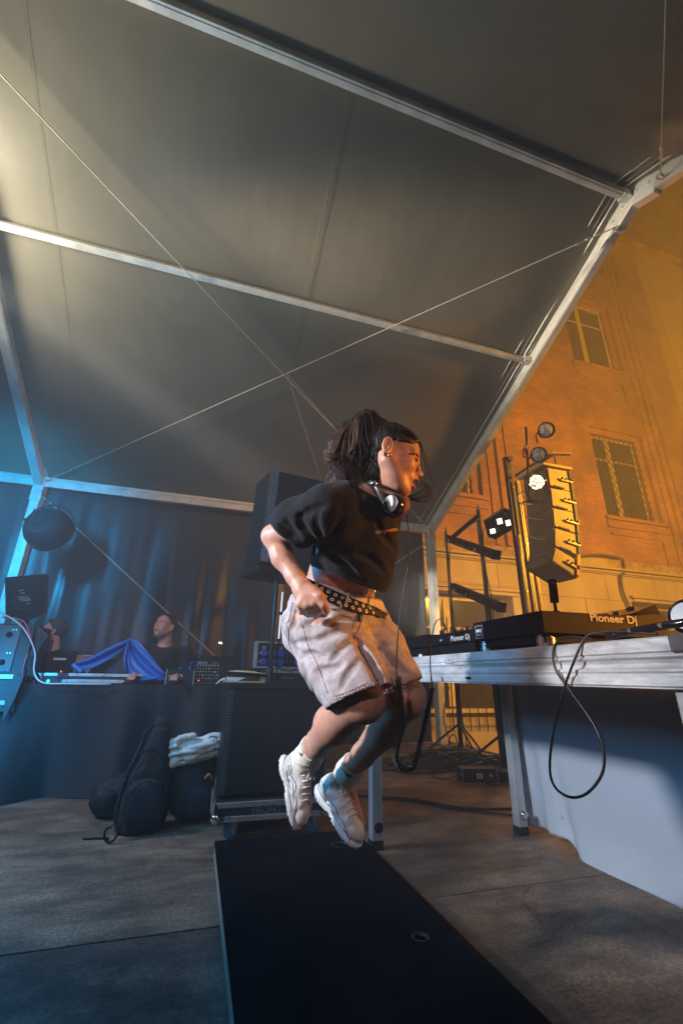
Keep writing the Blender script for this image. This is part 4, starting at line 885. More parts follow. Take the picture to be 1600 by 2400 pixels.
#HOODIE
# ---------------- floor cables, stage box and cable heap on the right
def fl(pts, z=.008): return [AZ(x, y, z) for x, y in pts]
cable(fl([(800,1862),(870,1868),(935,1871),(1000,1880),(1060,1891),(1120,1896),(1200,1896)]), .0085, M_cbl, 'thick black cable lying across the floor under the dj table')
cable(fl([(870,1872),(960,1877),(1040,1893),(1120,1903),(1200,1911)]), .006, M_cbl, 'thinner dark cable beside the thick one on the floor under the dj table')
hp_ = MB(); random.seed(11)
for k in range(70):
    cx_, cyy = random.uniform(2.5,3.5), random.uniform(4.6,5.3); pts = []; an = random.uniform(0, 6.28); rx, ry = random.uniform(.15,.5), random.uniform(.1,.28)
    for j in range(9): an += random.uniform(.35,.9); pts.append(V((cx_+rx*math.cos(an)+random.uniform(-.05,.05), cyy+ry*math.sin(an)+random.uniform(-.04,.04), .012+.11*random.random()*math.exp(-((cx_+rx*math.cos(an)-3.0)/.5)**2))))
    hp_.tube(smooth_path(pts, 4), random.choice((.006,.008,.01)), 5)
for k in range(16):
    x0_ = random.uniform(1.6,2.2); pts = [V((x0_+.18*j, 5.0+.25*math.sin(j*.9+k)+random.uniform(-.1,.1), .012+.02*random.random())) for j in range(7)]
    hp_.tube(smooth_path(pts, 4), .007, 5)
o = hp_.build('cable_heap', M_cbl, smooth=True); tag(o, 'tangled heap of black cables on the floor by the light stands', 'cables', kind='stuff')
o4 = AZ(1083,1835,0); sbx2, M2_ = stagebox('stage_box', 'black stage box with pale sticker on the floor in front of the cable heap', V((o4.x,o4.y,.001)), .34, .16, .11, R_(-14))
MB().cyl(M2_ @ V((.27,-.03,.06)), M2_ @ V((.27,.0,.06)), .014, 10).build('plug', M_grey, sbx2); MB().box((.36,.0,0), (.68,.2,.09), M2_).build('adapter', M_blkm, sbx2, bevel=.01)
MB().tube(smooth_path([M2_ @ V((.27,-.03,.055)), M2_ @ V((.33,-.09,.01)), M2_ @ V((.26,-.13,.008)), M2_ @ V((.2,-.08,.008)), M2_ @ V((.21,-.01,.01))],6), .006, 6).build('cable', M_cbl, sbx2, smooth=True)
cable([V((o4.x,o4.y+.06,.05)), *fl([(1050,1826),(1020,1822),(1010,1806),(1022,1790),(1050,1782)], .01)], .006, M_cbl, 'thin cable curling on the floor left of the stage box')
q = AZ(1046,1785,.05); tag(MB().lathe(q, (0,-1,.3), [(0,.022),(.02,.022),(.03,.015)], 12).build('plug', mat('red plug', (.5,.05,.06), .4), smooth='auto'), 'red cable plug on the heap of cables', 'plug')
q = AZ(1117,1795,.05); tag(MB().lathe(q, (.8,-.4,.1), [(-.05,.02),(0,.035),(.05,.035),(.06,.02)], 12).build('plug', M_blue, smooth='auto'), 'blue cable plug on the heap above the stage box', 'plug')
for k, pts_ in enumerate(([(1052,1610,6.0),(1040,1665,5.9),(1042,1700,5.8),(1056,1745,5.6),(1060,1765,5.5)], [(1050,1770,5.5),(1052,1735,5.5),(1062,1722,5.5),(1070,1735,5.5),(1078,1765,5.4)], [(1090,1740,5.3),(1110,1760,5.2),(1135,1772,5.1)])):
    cable([AT(x, y, t) for x, y, t in pts_], .008, M_cbl, ['thin cable hanging down beside the right tent post', 'small loop of cable at the foot of the light stand', 'loose cable trailing right from the foot of the light stand'][k])
# ---------------- two light stands with batten lamps
M_pole = mat('stand tube', (.05,.045,.04), .3, metal=.7)
def stand(name, label, X, Y, ztop, r, zm):
    t = thing(name, label, 'light stand', (X,Y,0), 'light stands at the open end of the tent')
    MB().cyl((X,Y,.02), (X,Y,zm), r*1.35, 16).build('lower_tube', M_pole, t, smooth='auto'); MB().cyl((X,Y,zm), (X,Y,ztop-.06), r, 16).build('upper_tube', M_pole, t, smooth='auto')
    MB().lathe((X,Y,ztop-.06), (0,0,1), [(0,r*.7),(.03,r*.7),(.04,r*.5),(.06,r*.5)], 12).build('spigot', M_chrome, t, smooth='auto')
    MB().lathe((X,Y,zm-.03), (0,0,1), [(0,r*1.7),(.05,r*1.7)], 16).build('collar', M_blkm, t)
    for k in range(3):
        g = 2*PI*k/3+.4; MB().tube([(X,Y,.35),(X+.25*math.cos(g),Y+.25*math.sin(g),.16),(X+.42*math.cos(g),Y+.42*math.sin(g),.015)], .014, 8).build('leg', M_pole, t)
    MB().tube([(X+.03,Y-.03,ztop-.3),(X-.03,Y-.04,zm+.5),(X+.04,Y-.04,zm),(X,Y-.05,.6),(X+.05,Y-.06,.05)], .006, 6).build('cable', M_cbl, t, smooth=True)
    return t
s1 = stand('light_stand', 'black light stand next to the tent post, shorter of the two', 3.36,5.55,AY(1046,1237,5.55).z,.022,1.55)
s2 = stand('light_stand', 'taller black light stand in front of the building window', 3.12,4.36,AY(1127,1186,4.36).z,.026,1.75)
def batten(p, q, label):
    t = thing('led_batten', label, 'light bar', p, 'light bars clamped to the stands'); p, q = V(p), V(q); d = (q-p).normalized(); L_ = (q-p).length
    M_ = frameM(p, d, (0,-.5,.86))
    MB().box((0,-.045,-.04), (L_,.045,.04), M_).build('housing', M_blkm, t, bevel=.006)
    for k in range(int(L_/.11)): MB().lathe(M_ @ V((.06+.11*k,0,.041)), M_.to_3x3() @ V((0,0,1)), [(0,.030),(.006,.028),(.004,.0)], 14).build('lens', M_gloss, t, smooth='auto')
    for k in range(3): MB().box((.1+.3*k*L_,-.03,.0405), (.14+.3*k*L_,.0,.0425), M_).build('label_print', M_grey, t)
    MB().box((L_,-.05,-.05), (L_+.03,.05,.05), M_).build('end_cap', M_blkm, t, bevel=.004)
batten(AT(1050,1262,5.75), AT(1160,1300,4.5), 'upper black light bar across the two light stands')
batten(AT(1062,1375,5.6), AT(1172,1423,4.45), 'lower black light bar tilting down across the two stands')
fa, fb_ = AT(1120,1210,4.85), AT(1062,1258,5.4)
fd = thing('floodlight', 'box floodlight with panes that glow for reflections on the taller light stand', 'floodlight', AT(1165,1225,4.7))
MB().tube([fb_, fa], .028, 8).build('arm', M_blkm, fd); fx0 = AT(1144,1232,4.75); fdx = AT(1203,1215,4.75)-fx0; Mf = frameM(AT(1172,1228,4.75), V((fdx.x,fdx.y,.07)), AT(1160,1190,4.75)-AT(1172,1232,4.75))
MB().prism([Mf @ V(p) for p in ((-.135,-.12,0),(-.10,-.155,0),(.10,-.10,0),(.14,-.04,0),(.14,.12,0),(.10,.155,0),(-.135,.07,0))], Mf.to_3x3() @ V((0,0,-.12))).build('housing', M_gloss, fd, bevel=.008)
M_pane = mat('pane with painted glint', (.7,.68,.6), .1, emit=(1,.93,.75), estr=3.0)  # reflections in the panes put in as a glow
for (x, y, w_, h_, m_) in ((-.10,-.055,.055,.05,M_pane), (.0,.03,.055,.06,M_pane), (.085,-.01,.05,.06,M_pane), (-.045,-.05,.05,.045,M_brush), (.08,.09,.03,.04,M_brush)):
    MB().box((x-w_/2,y-h_/2,.0005), (x+w_/2,y+h_/2,.004), Mf).build('lens', m_, fd, bevel=.001)
# ---------------- lifting tower and line array outside
M_olive = mat('tower steel', (.24,.21,.13), .45, metal=.5, var=.2, vscale=3, stretch=(8,8,.4))
tw = thing('lifting_tower', 'tall steel lifting tower holding the hanging speakers outside the tent', 'tower', (4.62,5.5,-1.35))
TX, TY = 4.72, 5.55
for k, (dx, dy, w_, z1, mt) in enumerate(((-.09,0,.075,AT(1195,1050,7.2).z,M_blkm), (-.01,.05,.07,AT(1210,1058,7.2).z,M_blkm), (.07,.0,.06,2.75,M_olive), (-.11,-.08,.05,3.05,M_olive), (.0,-.09,.06,4.0,M_olive), (.15,-.05,.05,3.05,M_olive))):
    m = MB(); m.box((TX+dx-w_/2,TY+dy-w_/2,-1.34), (TX+dx+w_/2,TY+dy+w_/2,z1)); o = m.build('mast_section', mt, tw, bevel=.004, seg=1)
    MB().box((TX+dx-.006,TY+dy-w_/2-.008,-1.3), (TX+dx+.006,TY+dy-w_/2-.0005,z1-.05)).build('rib', mt, o)
    MB().lathe((TX+dx,TY+dy-w_/2-.008,z1-.3-.2*k), (0,-1,0), [(0,.014),(.01,.012)], 10).build('bolt', M_brush, o)
MB().lathe((TX-.05,TY-.02,AT(1195,1050,7.2).z-.05), (0,1,0), [(-.06,.05),(.06,.05)], 16).build('pulley', M_blkm, tw)
AXc, AYc = 4.70, 4.86
zt = AT(1290,1095,6.4).z
MB().beam((TX,TY-.1,zt+.26), (AXc+.0,AYc-.3,zt+.26), .07, .05).build('boom', M_olive, tw)
for g in (.3,1.9,3.4,5.0): MB().beam((TX,TY,-1.28), (TX+1.0*math.cos(g),TY+1.0*math.sin(g),-1.31), .07, .07).build('outrigger', M_olive, tw)
la = thing('line_array', 'curved hanging column of five loudspeaker boxes beside the steel tower', 'speaker', (AXc,AYc,zt))
M_cab = mat('array cabinet paint', (.20,.16,.09), .55, bump=.25, bscale=150, var=.15, vscale=8)
M_side = mat('array side plate', (.50,.36,.12), .5, var=.2, vscale=4, bump=.15, bscale=90)
px_, pz_, tilt = 0.0, zt, R_(2)
MB().box((AXc-.25,AYc-.30,zt+.012), (AXc+.27,AYc+.26,zt+.05)).build('flying_frame', M_side, la, bevel=.004)
MB().cyl((AXc,AYc-.28,zt+.05), (AXc,AYc-.28,zt+.25), .012, 8).build('chain', M_brush, la)
offx = AXc-.16
for k in range(5):
    tilt = R_([1,3,5,9,22][k]); hr = [.33,.32,.31,.30,.24][k]     # rear height; the front is taller
    c_, s_ = math.cos(tilt), math.sin(tilt)
    down_r = V((-s_, 0, -c_)); fwd = V((c_, 0, -s_))
    A = V((offx, AYc-.25, pz_)); B = A+down_r*(hr-.012); C_ = B+fwd*.43+V((0,0,-.03)); D_ = A+fwd*.43+V((0,0,.012))
    cbx = MB().prism([A, B, C_, D_], (0,.50,0)).build('cabinet', M_cab, la, bevel=.006)
    MB().prism([A+V((.03,-.012,-.01))+fwd*0, B+V((.03,-.012,.012)), C_+V((-.05,-.012,.02)), D_+V((-.05,-.012,-.012))], (0,.011,0)).build('side_plate', M_side, cbx, bevel=.002)
    MB().beam(A+fwd*.02+V((0,-.02,-.02)), B+fwd*.02+V((0,-.02,.02)), .03, .014, (0,1,0)).build('rear_rail', M_side, cbx)
    MB().beam(D_-fwd*.035+V((0,-.024,-.01)), C_-fwd*.035+V((0,-.024,.01)), .04, .016, (0,1,0)).build('front_rail', M_blkm, cbx)
    md_ = A.lerp(B,.55)
    MB().beam(md_+fwd*.20+V((0,-.03,0)), md_+fwd*.42+V((0,-.03,-.01)), .035, .02, (0,1,0)).build('rigging_arm', M_olive, cbx, bevel=.004)
    MB().beam(md_+fwd*.05+V((0,-.03,-.12)), md_+fwd*.24+V((0,-.03,-.135)), .02, .015, (0,1,0)).build('slot', M_blkm, cbx)
    for q_ in (.22,.29,.40): MB().lathe(md_+fwd*q_+V((0,-.04,.02)), (0,-1,0), [(0,.016),(.02,.014),(.03,.008)], 10).build('pin', M_olive, cbx, smooth='auto')
    MB().lathe(md_+V((-.001,.12,.02))-fwd*.0, (-1,0,0), [(0,.03),(.012,.028),(.02,.02)], 12).build('connector', M_brush, cbx, smooth='auto')
    if k in (1,2,3): MB().tube(smooth_path([md_+V((-.02,.12,.02)), md_+V((-.14,.16,.02)), md_+V((-.17,.3,.1)), md_+V((-.05,.42,.14))],6), .008, 6).build('cable', M_wc, cbx, smooth=True)
    pz_ = B.z-.006; offx = B.x
MB().beam(C_-fwd*.03+V((.01,-.03,.02)), D_-fwd*.03+V((.0,-.03,.06)), .05, .02, (0,1,0)).build('yellow_handle', mat('orange tape', (.75,.35,.03), .5), la)
# three round lamps on the tower
M_lens = mat('lamp lens', (.55,.5,.44), .12, metal=.0, spec=.9, var=.6, vscale=30, bump=.9, bscale=45)
M_lit = mat('lit lamp lens', (1,.9,.7), .3, emit=(1,.78,.42), estr=9)
_n = M_lit.node_tree; _b = _n.nodes['Principled BSDF']; _t = _n.nodes.new('ShaderNodeTexCoord'); _w = _n.nodes.new('ShaderNodeTexVoronoi'); _w.inputs['Scale'].default_value = 38
_r = _n.nodes.new('ShaderNodeMapRange'); _r.inputs[1].default_value = .15; _r.inputs[2].default_value = .62; _r.inputs[3].default_value = 7; _r.inputs[4].default_value = .25
_n.links.new(_t.outputs['Object'], _w.inputs['Vector']); _n.links.new(_w.outputs[0], _r.inputs[0]); _n.links.new(_r.outputs[0], _b.inputs['Emission Strength'])
lm = [(1280,1008,0), (1262,1066,0), (1257,1130,1)]
grp = 'round lamps stacked beside the hanging speakers'
for k, (x, y, lit) in enumerate(lm):
    c_ = AT(x, y, 6.05); t = thing('par_lamp', ['topmost round lamp with unlit glass, tilted away from the other two', 'middle round lamp with clear glass beside the yellow speaker column', 'lowest round lamp glowing bright beside the speaker column'][k], 'stage lamp', c_, grp)
    ax = (V((0,0,H))-c_).normalized(); ax = (ax+V((.1,0,.12))*(1 if k else 2)).normalized()
    MB().lathe(c_, ax, [(-.2,.05),(-.14,.09),(-.02,.108),(.012,.112),(.014,.104),(.0,.101)], 28, False).build('can', M_blkm, t, smooth='auto')
    MB().lathe(c_, ax, [(-.03,.0),(-.028,.05),(-.005,.10),(.004,.098),(.022,.06),(.028,0)], 28, False).build('lens', M_lit if lit else M_lens, t, smooth=True)
    if not lit: MB().lathe(c_-ax*.025, ax, [(0,.09),(-.05,.05),(-.07,.01)], 20, False).build('reflector', M_chrome, t, smooth=True)
    for g in (.6,2.6,4.4): a_ = ax.orthogonal().normalized(); b__ = ax.cross(a_); q = c_+(a_*math.cos(g)+b__*math.sin(g))*.112; MB().box(q-V((.012,.012,.012)), q+V((.012,.012,.012))).build('clip', M_brush, t)
    MB().tube([c_+ax*-.06+V((-.11,0,0)), c_+V((-.16,.04,-.10)), c_+V((-.13,.06,-.2))], .01, 6).build('yoke', M_blkm, t)
top_ = AT(1232,1000,6.15); bot_ = AT(1240,1165,6.25)
lbar = MB().cyl(top_, bot_, .016, 10).build('lamp_bar', M_blkm); tag(lbar, 'dark upright bar the three round lamps are clamped to', 'bar')
MB().beam(AT(1285,1063,6.2), AT(1335,1064,6.2), .06, .03).build('side_arm', M_side, lbar)
MB().tube([bot_, AT(1235,1175,6.7), V((TX-.02,TY-.12,AT(1225,1180,7.1).z))], .014, 8).build('bracket', M_blkm, lbar)
MB().lathe(AT(1232,1050,6.1), (0,-1,0), [(0,.03),(.03,.028)], 12).build('clamp', M_brush, lbar); MB().box(AT(1228,1062,6.1)-V((.02,.02,.06)), AT(1228,1062,6.1)+V((.02,.02,.06))).build('red_tag', mat('red tape', (.6,.08,.03), .5), lbar)
MB().tube(smooth_path([AT(1238,1145,6.1), AT(1214,1160,6.1), AT(1220,1180,6.1), AT(1243,1182,6.1)],6), .008, 6).build('cable', M_wc, lbar, smooth=True)

# ================================================================== SOFT BODIES (distance fields turned into meshes)
class Field:
    def __init__(s, lo, hi, step, fine=None):
        """fine = (lo, hi, step): a region with a denser grid"""
        s.ax = []
        for i in range(3):
            if fine:
                a, b = fine[0][i], fine[1][i]
                g = [*np.arange(lo[i], a, step), *np.arange(a, b, fine[2]), *np.arange(b, hi[i], step)] if a > lo[i] else [*np.arange(lo[i], b, fine[2]), *np.arange(b, hi[i], step)]
            else: g = np.arange(lo[i], hi[i], step)
            s.ax.append(np.array(g, dtype=np.float32))
        s.D = np.full([len(a) for a in s.ax], .2, dtype=np.float32)
    def sub(s, lo, hi):
        sl = tuple(slice(max(0, int(np.searchsorted(a, l))-1), min(len(a), int(np.searchsorted(a, h))+1)) for a, l, h in zip(s.ax, lo, hi))
        X, Y, Z = (a[q].reshape([-1 if i == j else 1 for j in range(3)]) for i, (a, q) in enumerate(zip(s.ax, sl)))
        return sl, X, Y, Z
    def put(s, d, sl, k, op='u'):
        a = s.D[sl]
        if op == 'u':
            if k <= 0: s.D[sl] = np.minimum(a, d); return
            h = np.clip(.5+.5*(a-d)/k, 0, 1); s.D[sl] = a*(1-h)+d*h-k*h*(1-h)
        else:
            if k <= 0: s.D[sl] = np.maximum(a, -d); return
            h = np.clip(.5-.5*(a+d)/k, 0, 1); s.D[sl] = a*(1-h)-d*h+k*h*(1-h)
    def cone(s, a, b, ra, rb, k=.02, flat=None, op='u'):
        a, b = V(a), V(b); r = max(ra, rb)+k+.02; e = 1.0
        if flat: e = 1/min(1, flat[1]); r *= 1 if flat[1] >= 1 else e
        sl, X, Y, Z = s.sub([min(a[i], b[i])-r for i in range(3)], [max(a[i], b[i])+r for i in range(3)])
        ba = b-a; L2 = max(ba.dot(ba), 1e-9)
        px, py, pz = X-a.x, Y-a.y, Z-a.z
        h = np.clip((px*ba.x+py*ba.y+pz*ba.z)/L2, 0, 1)
        qx, qy, qz = px-h*ba.x, py-h*ba.y, pz-h*ba.z
        if flat:
            n = V(flat[0]).normalized(); w_ = (qx*n.x+qy*n.y+qz*n.z)*(flat[1]-1); qx, qy, qz = qx+n.x*w_, qy+n.y*w_, qz+n.z*w_
        s.put(np.sqrt(qx*qx+qy*qy+qz*qz)-(ra+(rb-ra)*h), sl, k, op)
    def ell(s, c, R, M=None, k=.015, op='u'):
        """ellipsoid; M: 3x3 whose columns are its axes"""
        c = V(c); r = max(R)+k+.02; sl, X, Y, Z = s.sub([c[i]-r for i in range(3)], [c[i]+r for i in range(3)])
        x, y, z = X-c.x, Y-c.y, Z-c.z
        if M is not None: x, y, z = (x*M[0][i]+y*M[1][i]+z*M[2][i] for i in range(3))
        q = np.sqrt((x/R[0])**2+(y/R[1])**2+(z/R[2])**2); g = np.sqrt((x/R[0]**2)**2+(y/R[1]**2)**2+(z/R[2]**2)**2)
        s.put(q*(q-1)/np.maximum(g, 1e-5), sl, k, op)
    def chain(s, pts, k=.02, flat=None):
        for (a, ra), (b, rb) in zip(pts, pts[1:]): s.cone(a, b, ra, rb, k, flat)
    def all(s): return s.sub([a[0] for a in s.ax], [a[-1] for a in s.ax])[1:]
    def cut(s, p, n):
        """keep what lies behind the plane through p with normal n"""
        X, Y, Z = s.all(); n = V(n).normalized(); s.D = np.maximum(s.D, (X-p[0])*n.x+(Y-p[1])*n.y+(Z-p[2])*n.z)
    def at(s, p):
        f = []
        for a, v in zip(s.ax, p):
            i = int(np.clip(np.searchsorted(a, v)-1, 0, len(a)-2)); f.append((i, float((v-a[i])/(a[i+1]-a[i]))))
        (i, u), (j, v), (k, w_) = f; c = s.D[i:i+2, j:j+2, k:k+2]; c = c[0]*(1-u)+c[1]*u; c = c[0]*(1-v)+c[1]*v; return float(c[0]*(1-w_)+c[1]*w_)
    def hit(s, x, y, t0, t1, off=0.0):
        """the nearest surface point on the sight line through x,y between two distances"""
        t = t0; d0 = None
        while t < t1:
            p = AT(x, y, t); d = s.at(p)
            if d < 0: return AT(x, y, t-.002-off)
            t += .003
        return AT(x, y, (t0+t1)/2)
    def grad(s, p, e=.006): return V([s.at([p[i]+(e if i == k else 0) for i in range(3)])-s.at([p[i]-(e if i == k else 0) for i in range(3)]) for k in range(3)]).normalized()
    def mesh(s, name, m, parent=None, smooth_it=1, label=None):
        D = s.D; S = D < 0; sh = D.shape
        for q in (S[0], S[-1], S[:,0], S[:,-1], S[:,:,0], S[:,:,-1]): q[...] = False
        cnt = np.zeros([n-1 for n in sh], dtype=np.int8)
        for a in (0,1):
            for b in (0,1):
                for c in (0,1): cnt += S[a:sh[0]-1+a, b:sh[1]-1+b, c:sh[2]-1+c]
        act = (cnt > 0) & (cnt < 8); I = np.argwhere(act); idx = -np.ones(act.shape, dtype=np.int64); idx[act] = np.arange(len(I))
        P = np.zeros((len(I), 3)); N = np.zeros(len(I)); corners = [(a,b,c) for a in (0,1) for b in (0,1) for c in (0,1)]
        G = [a.astype(np.float64) for a in s.ax]
        for ca in corners:
            for k in range(3):
                if ca[k]: continue
                cb = list(ca); cb[k] = 1
                A = I+np.array(ca); B = I+np.array(cb); da = D[A[:,0],A[:,1],A[:,2]].astype(np.float64); db = D[B[:,0],B[:,1],B[:,2]].astype(np.float64)
                sa = S[A[:,0],A[:,1],A[:,2]]; sb_ = S[B[:,0],B[:,1],B[:,2]]; ok = sa != sb_; t = np.clip(da/np.where(np.abs(da-db) < 1e-9, 1e-9, da-db), 0, 1)
                for q in range(3): P[:,q] += ok*(G[q][A[:,q]]*(1-t)+G[q][B[:,q]]*t)
                N += ok
        P /= np.maximum(N, 1)[:,None]; F = []
        for k in range(3):
            a = [slice(None)]*3; b = [slice(None)]*3; a[k] = slice(0,-1); b[k] = slice(1,None)
            E = np.argwhere(S[tuple(a)] != S[tuple(b)]); u, v = (k+1)%3, (k+2)%3
            E = E[(E[:,u] > 0) & (E[:,v] > 0) & (E[:,u] < sh[u]-1) & (E[:,v] < sh[v]-1)]
            o = [E.copy() for _ in range(4)]; o[0][:,u] -= 1; o[0][:,v] -= 1; o[1][:,v] -= 1; o[3][:,u] -= 1
            Q = np.stack([idx[c[:,0],c[:,1],c[:,2]] for c in o], 1); flip = S[E[:,0],E[:,1],E[:,2]]; Q[~flip] = Q[~flip][:, ::-1]; F.append(Q)
        F = np.concatenate(F); F = F[(F >= 0).all(1)]
        for _ in range(smooth_it):
            acc = np.zeros_like(P); c = np.zeros(len(P))
            for i in range(4):
                a, b = F[:,i], F[:,(i+1)%4]; np.add.at(acc, a, P[b]); np.add.at(acc, b, P[a]); np.add.at(c, a, 1); np.add.at(c, b, 1)
            P = P*.5+acc/np.maximum(c, 1)[:,None]*.5
        me = bpy.data.meshes.new(name); me.vertices.add(len(P)); me.vertices.foreach_set('co', P.astype(np.float32).ravel())
        me.loops.add(len(F)*4); me.loops.foreach_set('vertex_index', F.ravel().astype(np.int32)); me.polygons.add(len(F))
        me.polygons.foreach_set('loop_start', np.arange(0, len(F)*4, 4, dtype=np.int32)); me.polygons.foreach_set('use_smooth', np.ones(len(F), dtype=bool)); me.update(calc_edges=True); me.validate()
        me.materials.append(m); o = bpy.data.objects.new(name, me); COL.objects.link(o)
        if parent is not None: attach(o, parent)
        if label: o['label'] = label
        return o
def creases(X, Y, Z, amp, f, seed=0, dirs=None):
    rs = np.random.RandomState(seed); out = 0
    for k in range(5):
        d = rs.normal(size=3); d /= np.linalg.norm(d)
        if dirs is not None: d = d-np.array(dirs)*np.dot(d, dirs)*.85; d /= np.linalg.norm(d)
        e = rs.normal(size=3)*f*.5; ph = rs.uniform(0, 6.28); q = f*(.6+.5*k)
        w_ = np.sin(X*e[0]+Y*e[1]+Z*e[2]+ph)
        out = out+amp/(1+.55*k)*(1-2*np.abs(np.sin((X*d[0]+Y*d[1]+Z*d[2])*q+1.6*w_+ph)))*(.6+.4*w_)
    return out
def mask(X, Y, Z, c, r): return np.exp(-((X-c[0])**2+(Y-c[1])**2+(Z-c[2])**2)/(r*r))

def head(F, O, fw, up, s=1.0, mouth=.006, ears=True, beard=0):
    """a human head; O lies between the ears, fw is where the nose points"""
    fw = V(fw).normalized(); lf = V(up).cross(fw).normalized(); up = fw.cross(lf)
    L = lambda x, y, z: V(O)+(fw*x+lf*y+up*z)*s
    M = [[fw.x, lf.x, up.x], [fw.y, lf.y, up.y], [fw.z, lf.z, up.z]]
    E = lambda c, R, k=.015, op='u': F.ell(L(*c), [r*s for r in R], M, k*s, op)
    Cn = lambda a, b, ra, rb, k=.012, op='u': F.cone(L(*a), L(*b), ra*s, rb*s, k*s, None, op)
    E((-.016,0,.036), (.094,.074,.080), .01); E((.036,0,.040), (.050,.060,.048), .03)
    E((.030,0,-.030), (.056,.056,.078), .03); 
    for y in (-1, 1):
        Cn((.0,y*.052,-.035), (.050,y*.022,-.090), .022, .018, .035); E((.056,y*.034,-.022), (.026,.024,.026), .025)
        Cn((.081,y*.012,.0215), (.068,y*.048,.0235), .0105, .010, .012)
    E((.068,0,-.094), (.020,.022,.018), .022)
    for y in (-1, 1): E((.101,y*.033,.004), (.024,.020,.0135), .010, 's'); E((.070,y*.032,.005), (.0145,.0145,.0125), .006)
    Cn((.087,0,.016), (.103,0,-.026), .0075, .0095, .012); E((.108,0,-.030), (.010,.0105,.009), .008)
    for y in (-1, 1): E((.096,y*.012,-.034), (.012,.008,.0075), .006); E((.099,y*.008,-.0425), (.006,.0045,.004), .003, 's')
    E((.080,0,-.056), (.020,.026,.018), .02)
    E((.096,0,-.053), (.010,.020,.0065), .006); dm = max(0, mouth-.005); E((.091-dm*.4,0,-.070-dm), (.011,.018,.007), .006); E((.093,0,-.0615-dm*.5), (.022,.019,mouth), .004, 's')
    if ears:
        for y in (-1, 1):
            c = V(L(-.012,y*.0785,-.004)); n = (lf*y*.95+fw*.22).normalized(); v_ = up-n*up.dot(n); v_.normalize(); h_ = v_.cross(n)
            Me = [[h_.x, n.x, v_.x], [h_.y, n.y, v_.y], [h_.z, n.z, v_.z]]
            F.ell(c+v_*.006*s, [.0175*s, .0085*s, .030*s], Me, .004*s); F.ell(c-v_*.02*s, [.010*s,.007*s,.012*s], Me, .004*s)
            F.ell(c+n*.007*s+v_*.008*s, [.0115*s, .006*s, .020*s], Me, .003*s, 's'); F.ell(c+h_*.004*s-v_*.004*s+n*.002*s, [.005*s,.006*s,.012*s], Me, .003*s)
    return L, M, (fw, lf, up)

# ================================================================== THE JUMPING WOMAN
M_skin = mat('skin', (.56,.30,.215), .45, spec=.4, var=.06, vscale=18, sss=.12, bump=.06, bscale=220)
M_hair = mat('dark brown hair', (.010,.006,.005), .55, spec=.3, bump=.5, bscale=120, stretch=(1,1,.12))
M_hair_lit = mat('brown hair with painted light', (.12,.065,.040), .42, spec=.5, var=.45, vscale=30)  # lighter brown paints in the light on the pony tail
M_shirt = mat('black cotton', (.006,.007,.009), .9, spec=.2, bump=.25, bscale=220, sheen=.08)
M_denim = mat('pale denim', (.40,.34,.345), .9, spec=.2, var=.34, vscale=26, detail=8, bump=.35, bscale=240)
M_thread = mat('seam thread', (.20,.13,.12), .8)
M_belt = mat('black belt leather', (.007,.007,.008), .62, spec=.25)
M_sock = mat('white sock', (.74,.68,.58), .95, bump=.3, bscale=160, sheen=.2)
M_shoe = mat('white trainer leather', (.74,.73,.72), .42, var=.10, vscale=12, bump=.1, bscale=60)
M_mesh = mat('grey shoe mesh', (.42,.41,.44), .8, bump=.6, bscale=260, var=.15, vscale=40)
M_seam = mat('grey shoe seam', (.10,.10,.13), .6)
M_lbl = mat('light blue shoe panel', (.30,.52,.68), .4)
A = AT
def groove(F_, lines, r, t0, t1):
    for ln in lines:
        pts = [F_.hit(p.x, p.y, t0, t1, 0) for p in smooth_path([(x, y, 0) for x, y in ln], 4)]; n = len(pts)
        for i in range(n-1):
            if (pts[i]-pts[i+1]).length < .05: w_ = math.sin(PI*(i+.5)/(n-1)); F_.cone(pts[i], pts[i+1], r*(.35+.65*w_), r*(.35+.65*w_), .012, None, 's')
wm = thing('person', 'woman jumping in black crop shirt, pale denim shorts and white trainers', 'person', (.5,1.45,0))
fine_c = A(925,1090,1.29)
F = Field((-.02,.75,.30), (1.02,2.0,1.80), .0048, (tuple(fine_c+V((-.12,-.14,-.15))), tuple(fine_c+V((.13,.16,.15))), .0026))
# trunk and legs
F.chain([(A(778,1425,1.44), .112), (A(797,1350,1.415), .094), (A(826,1260,1.37), .098), (A(840,1205,1.34), .092)], .04)
F.cone(A(842,1190,1.33), A(785,1205,1.24), .06, .055, .05); F.cone(A(842,1190,1.33), A(890,1200,1.42), .06, .05, .05)
F.cone(A(860,1182,1.31), A(886,1118,1.30), .054, .047, .025)
F.chain([(A(748,1440,1.38), .100), (A(800,1550,1.26), .086), (A(842,1635,1.17), .061), (A(780,1698,1.28), .0535), (A(745,1742,1.37), .0375), (A(724,1775,1.43), .032), (A(712,1800,1.44), .030)], .022)
F.ell(A(864,1643,1.145), (.040,.040,.046), None, .03)
F.chain([(A(818,1440,1.50), .098), (A(885,1545,1.39), .082), (A(946,1632,1.29), .057), (A(900,1710,1.37), .051), (A(850,1770,1.47), .0365), (A(822,1802,1.53), .032), (A(808,1828,1.54), .030)], .022)
F.ell(A(962,1640,1.265), (.038,.038,.044), None, .03)
# feet inside the shoes
F.cone(A(708,1795,1.44), A(712,1890,1.40), .028, .026, .02); F.cone(A(806,1825,1.54), A(838,1930,1.50), .028, .026, .02)
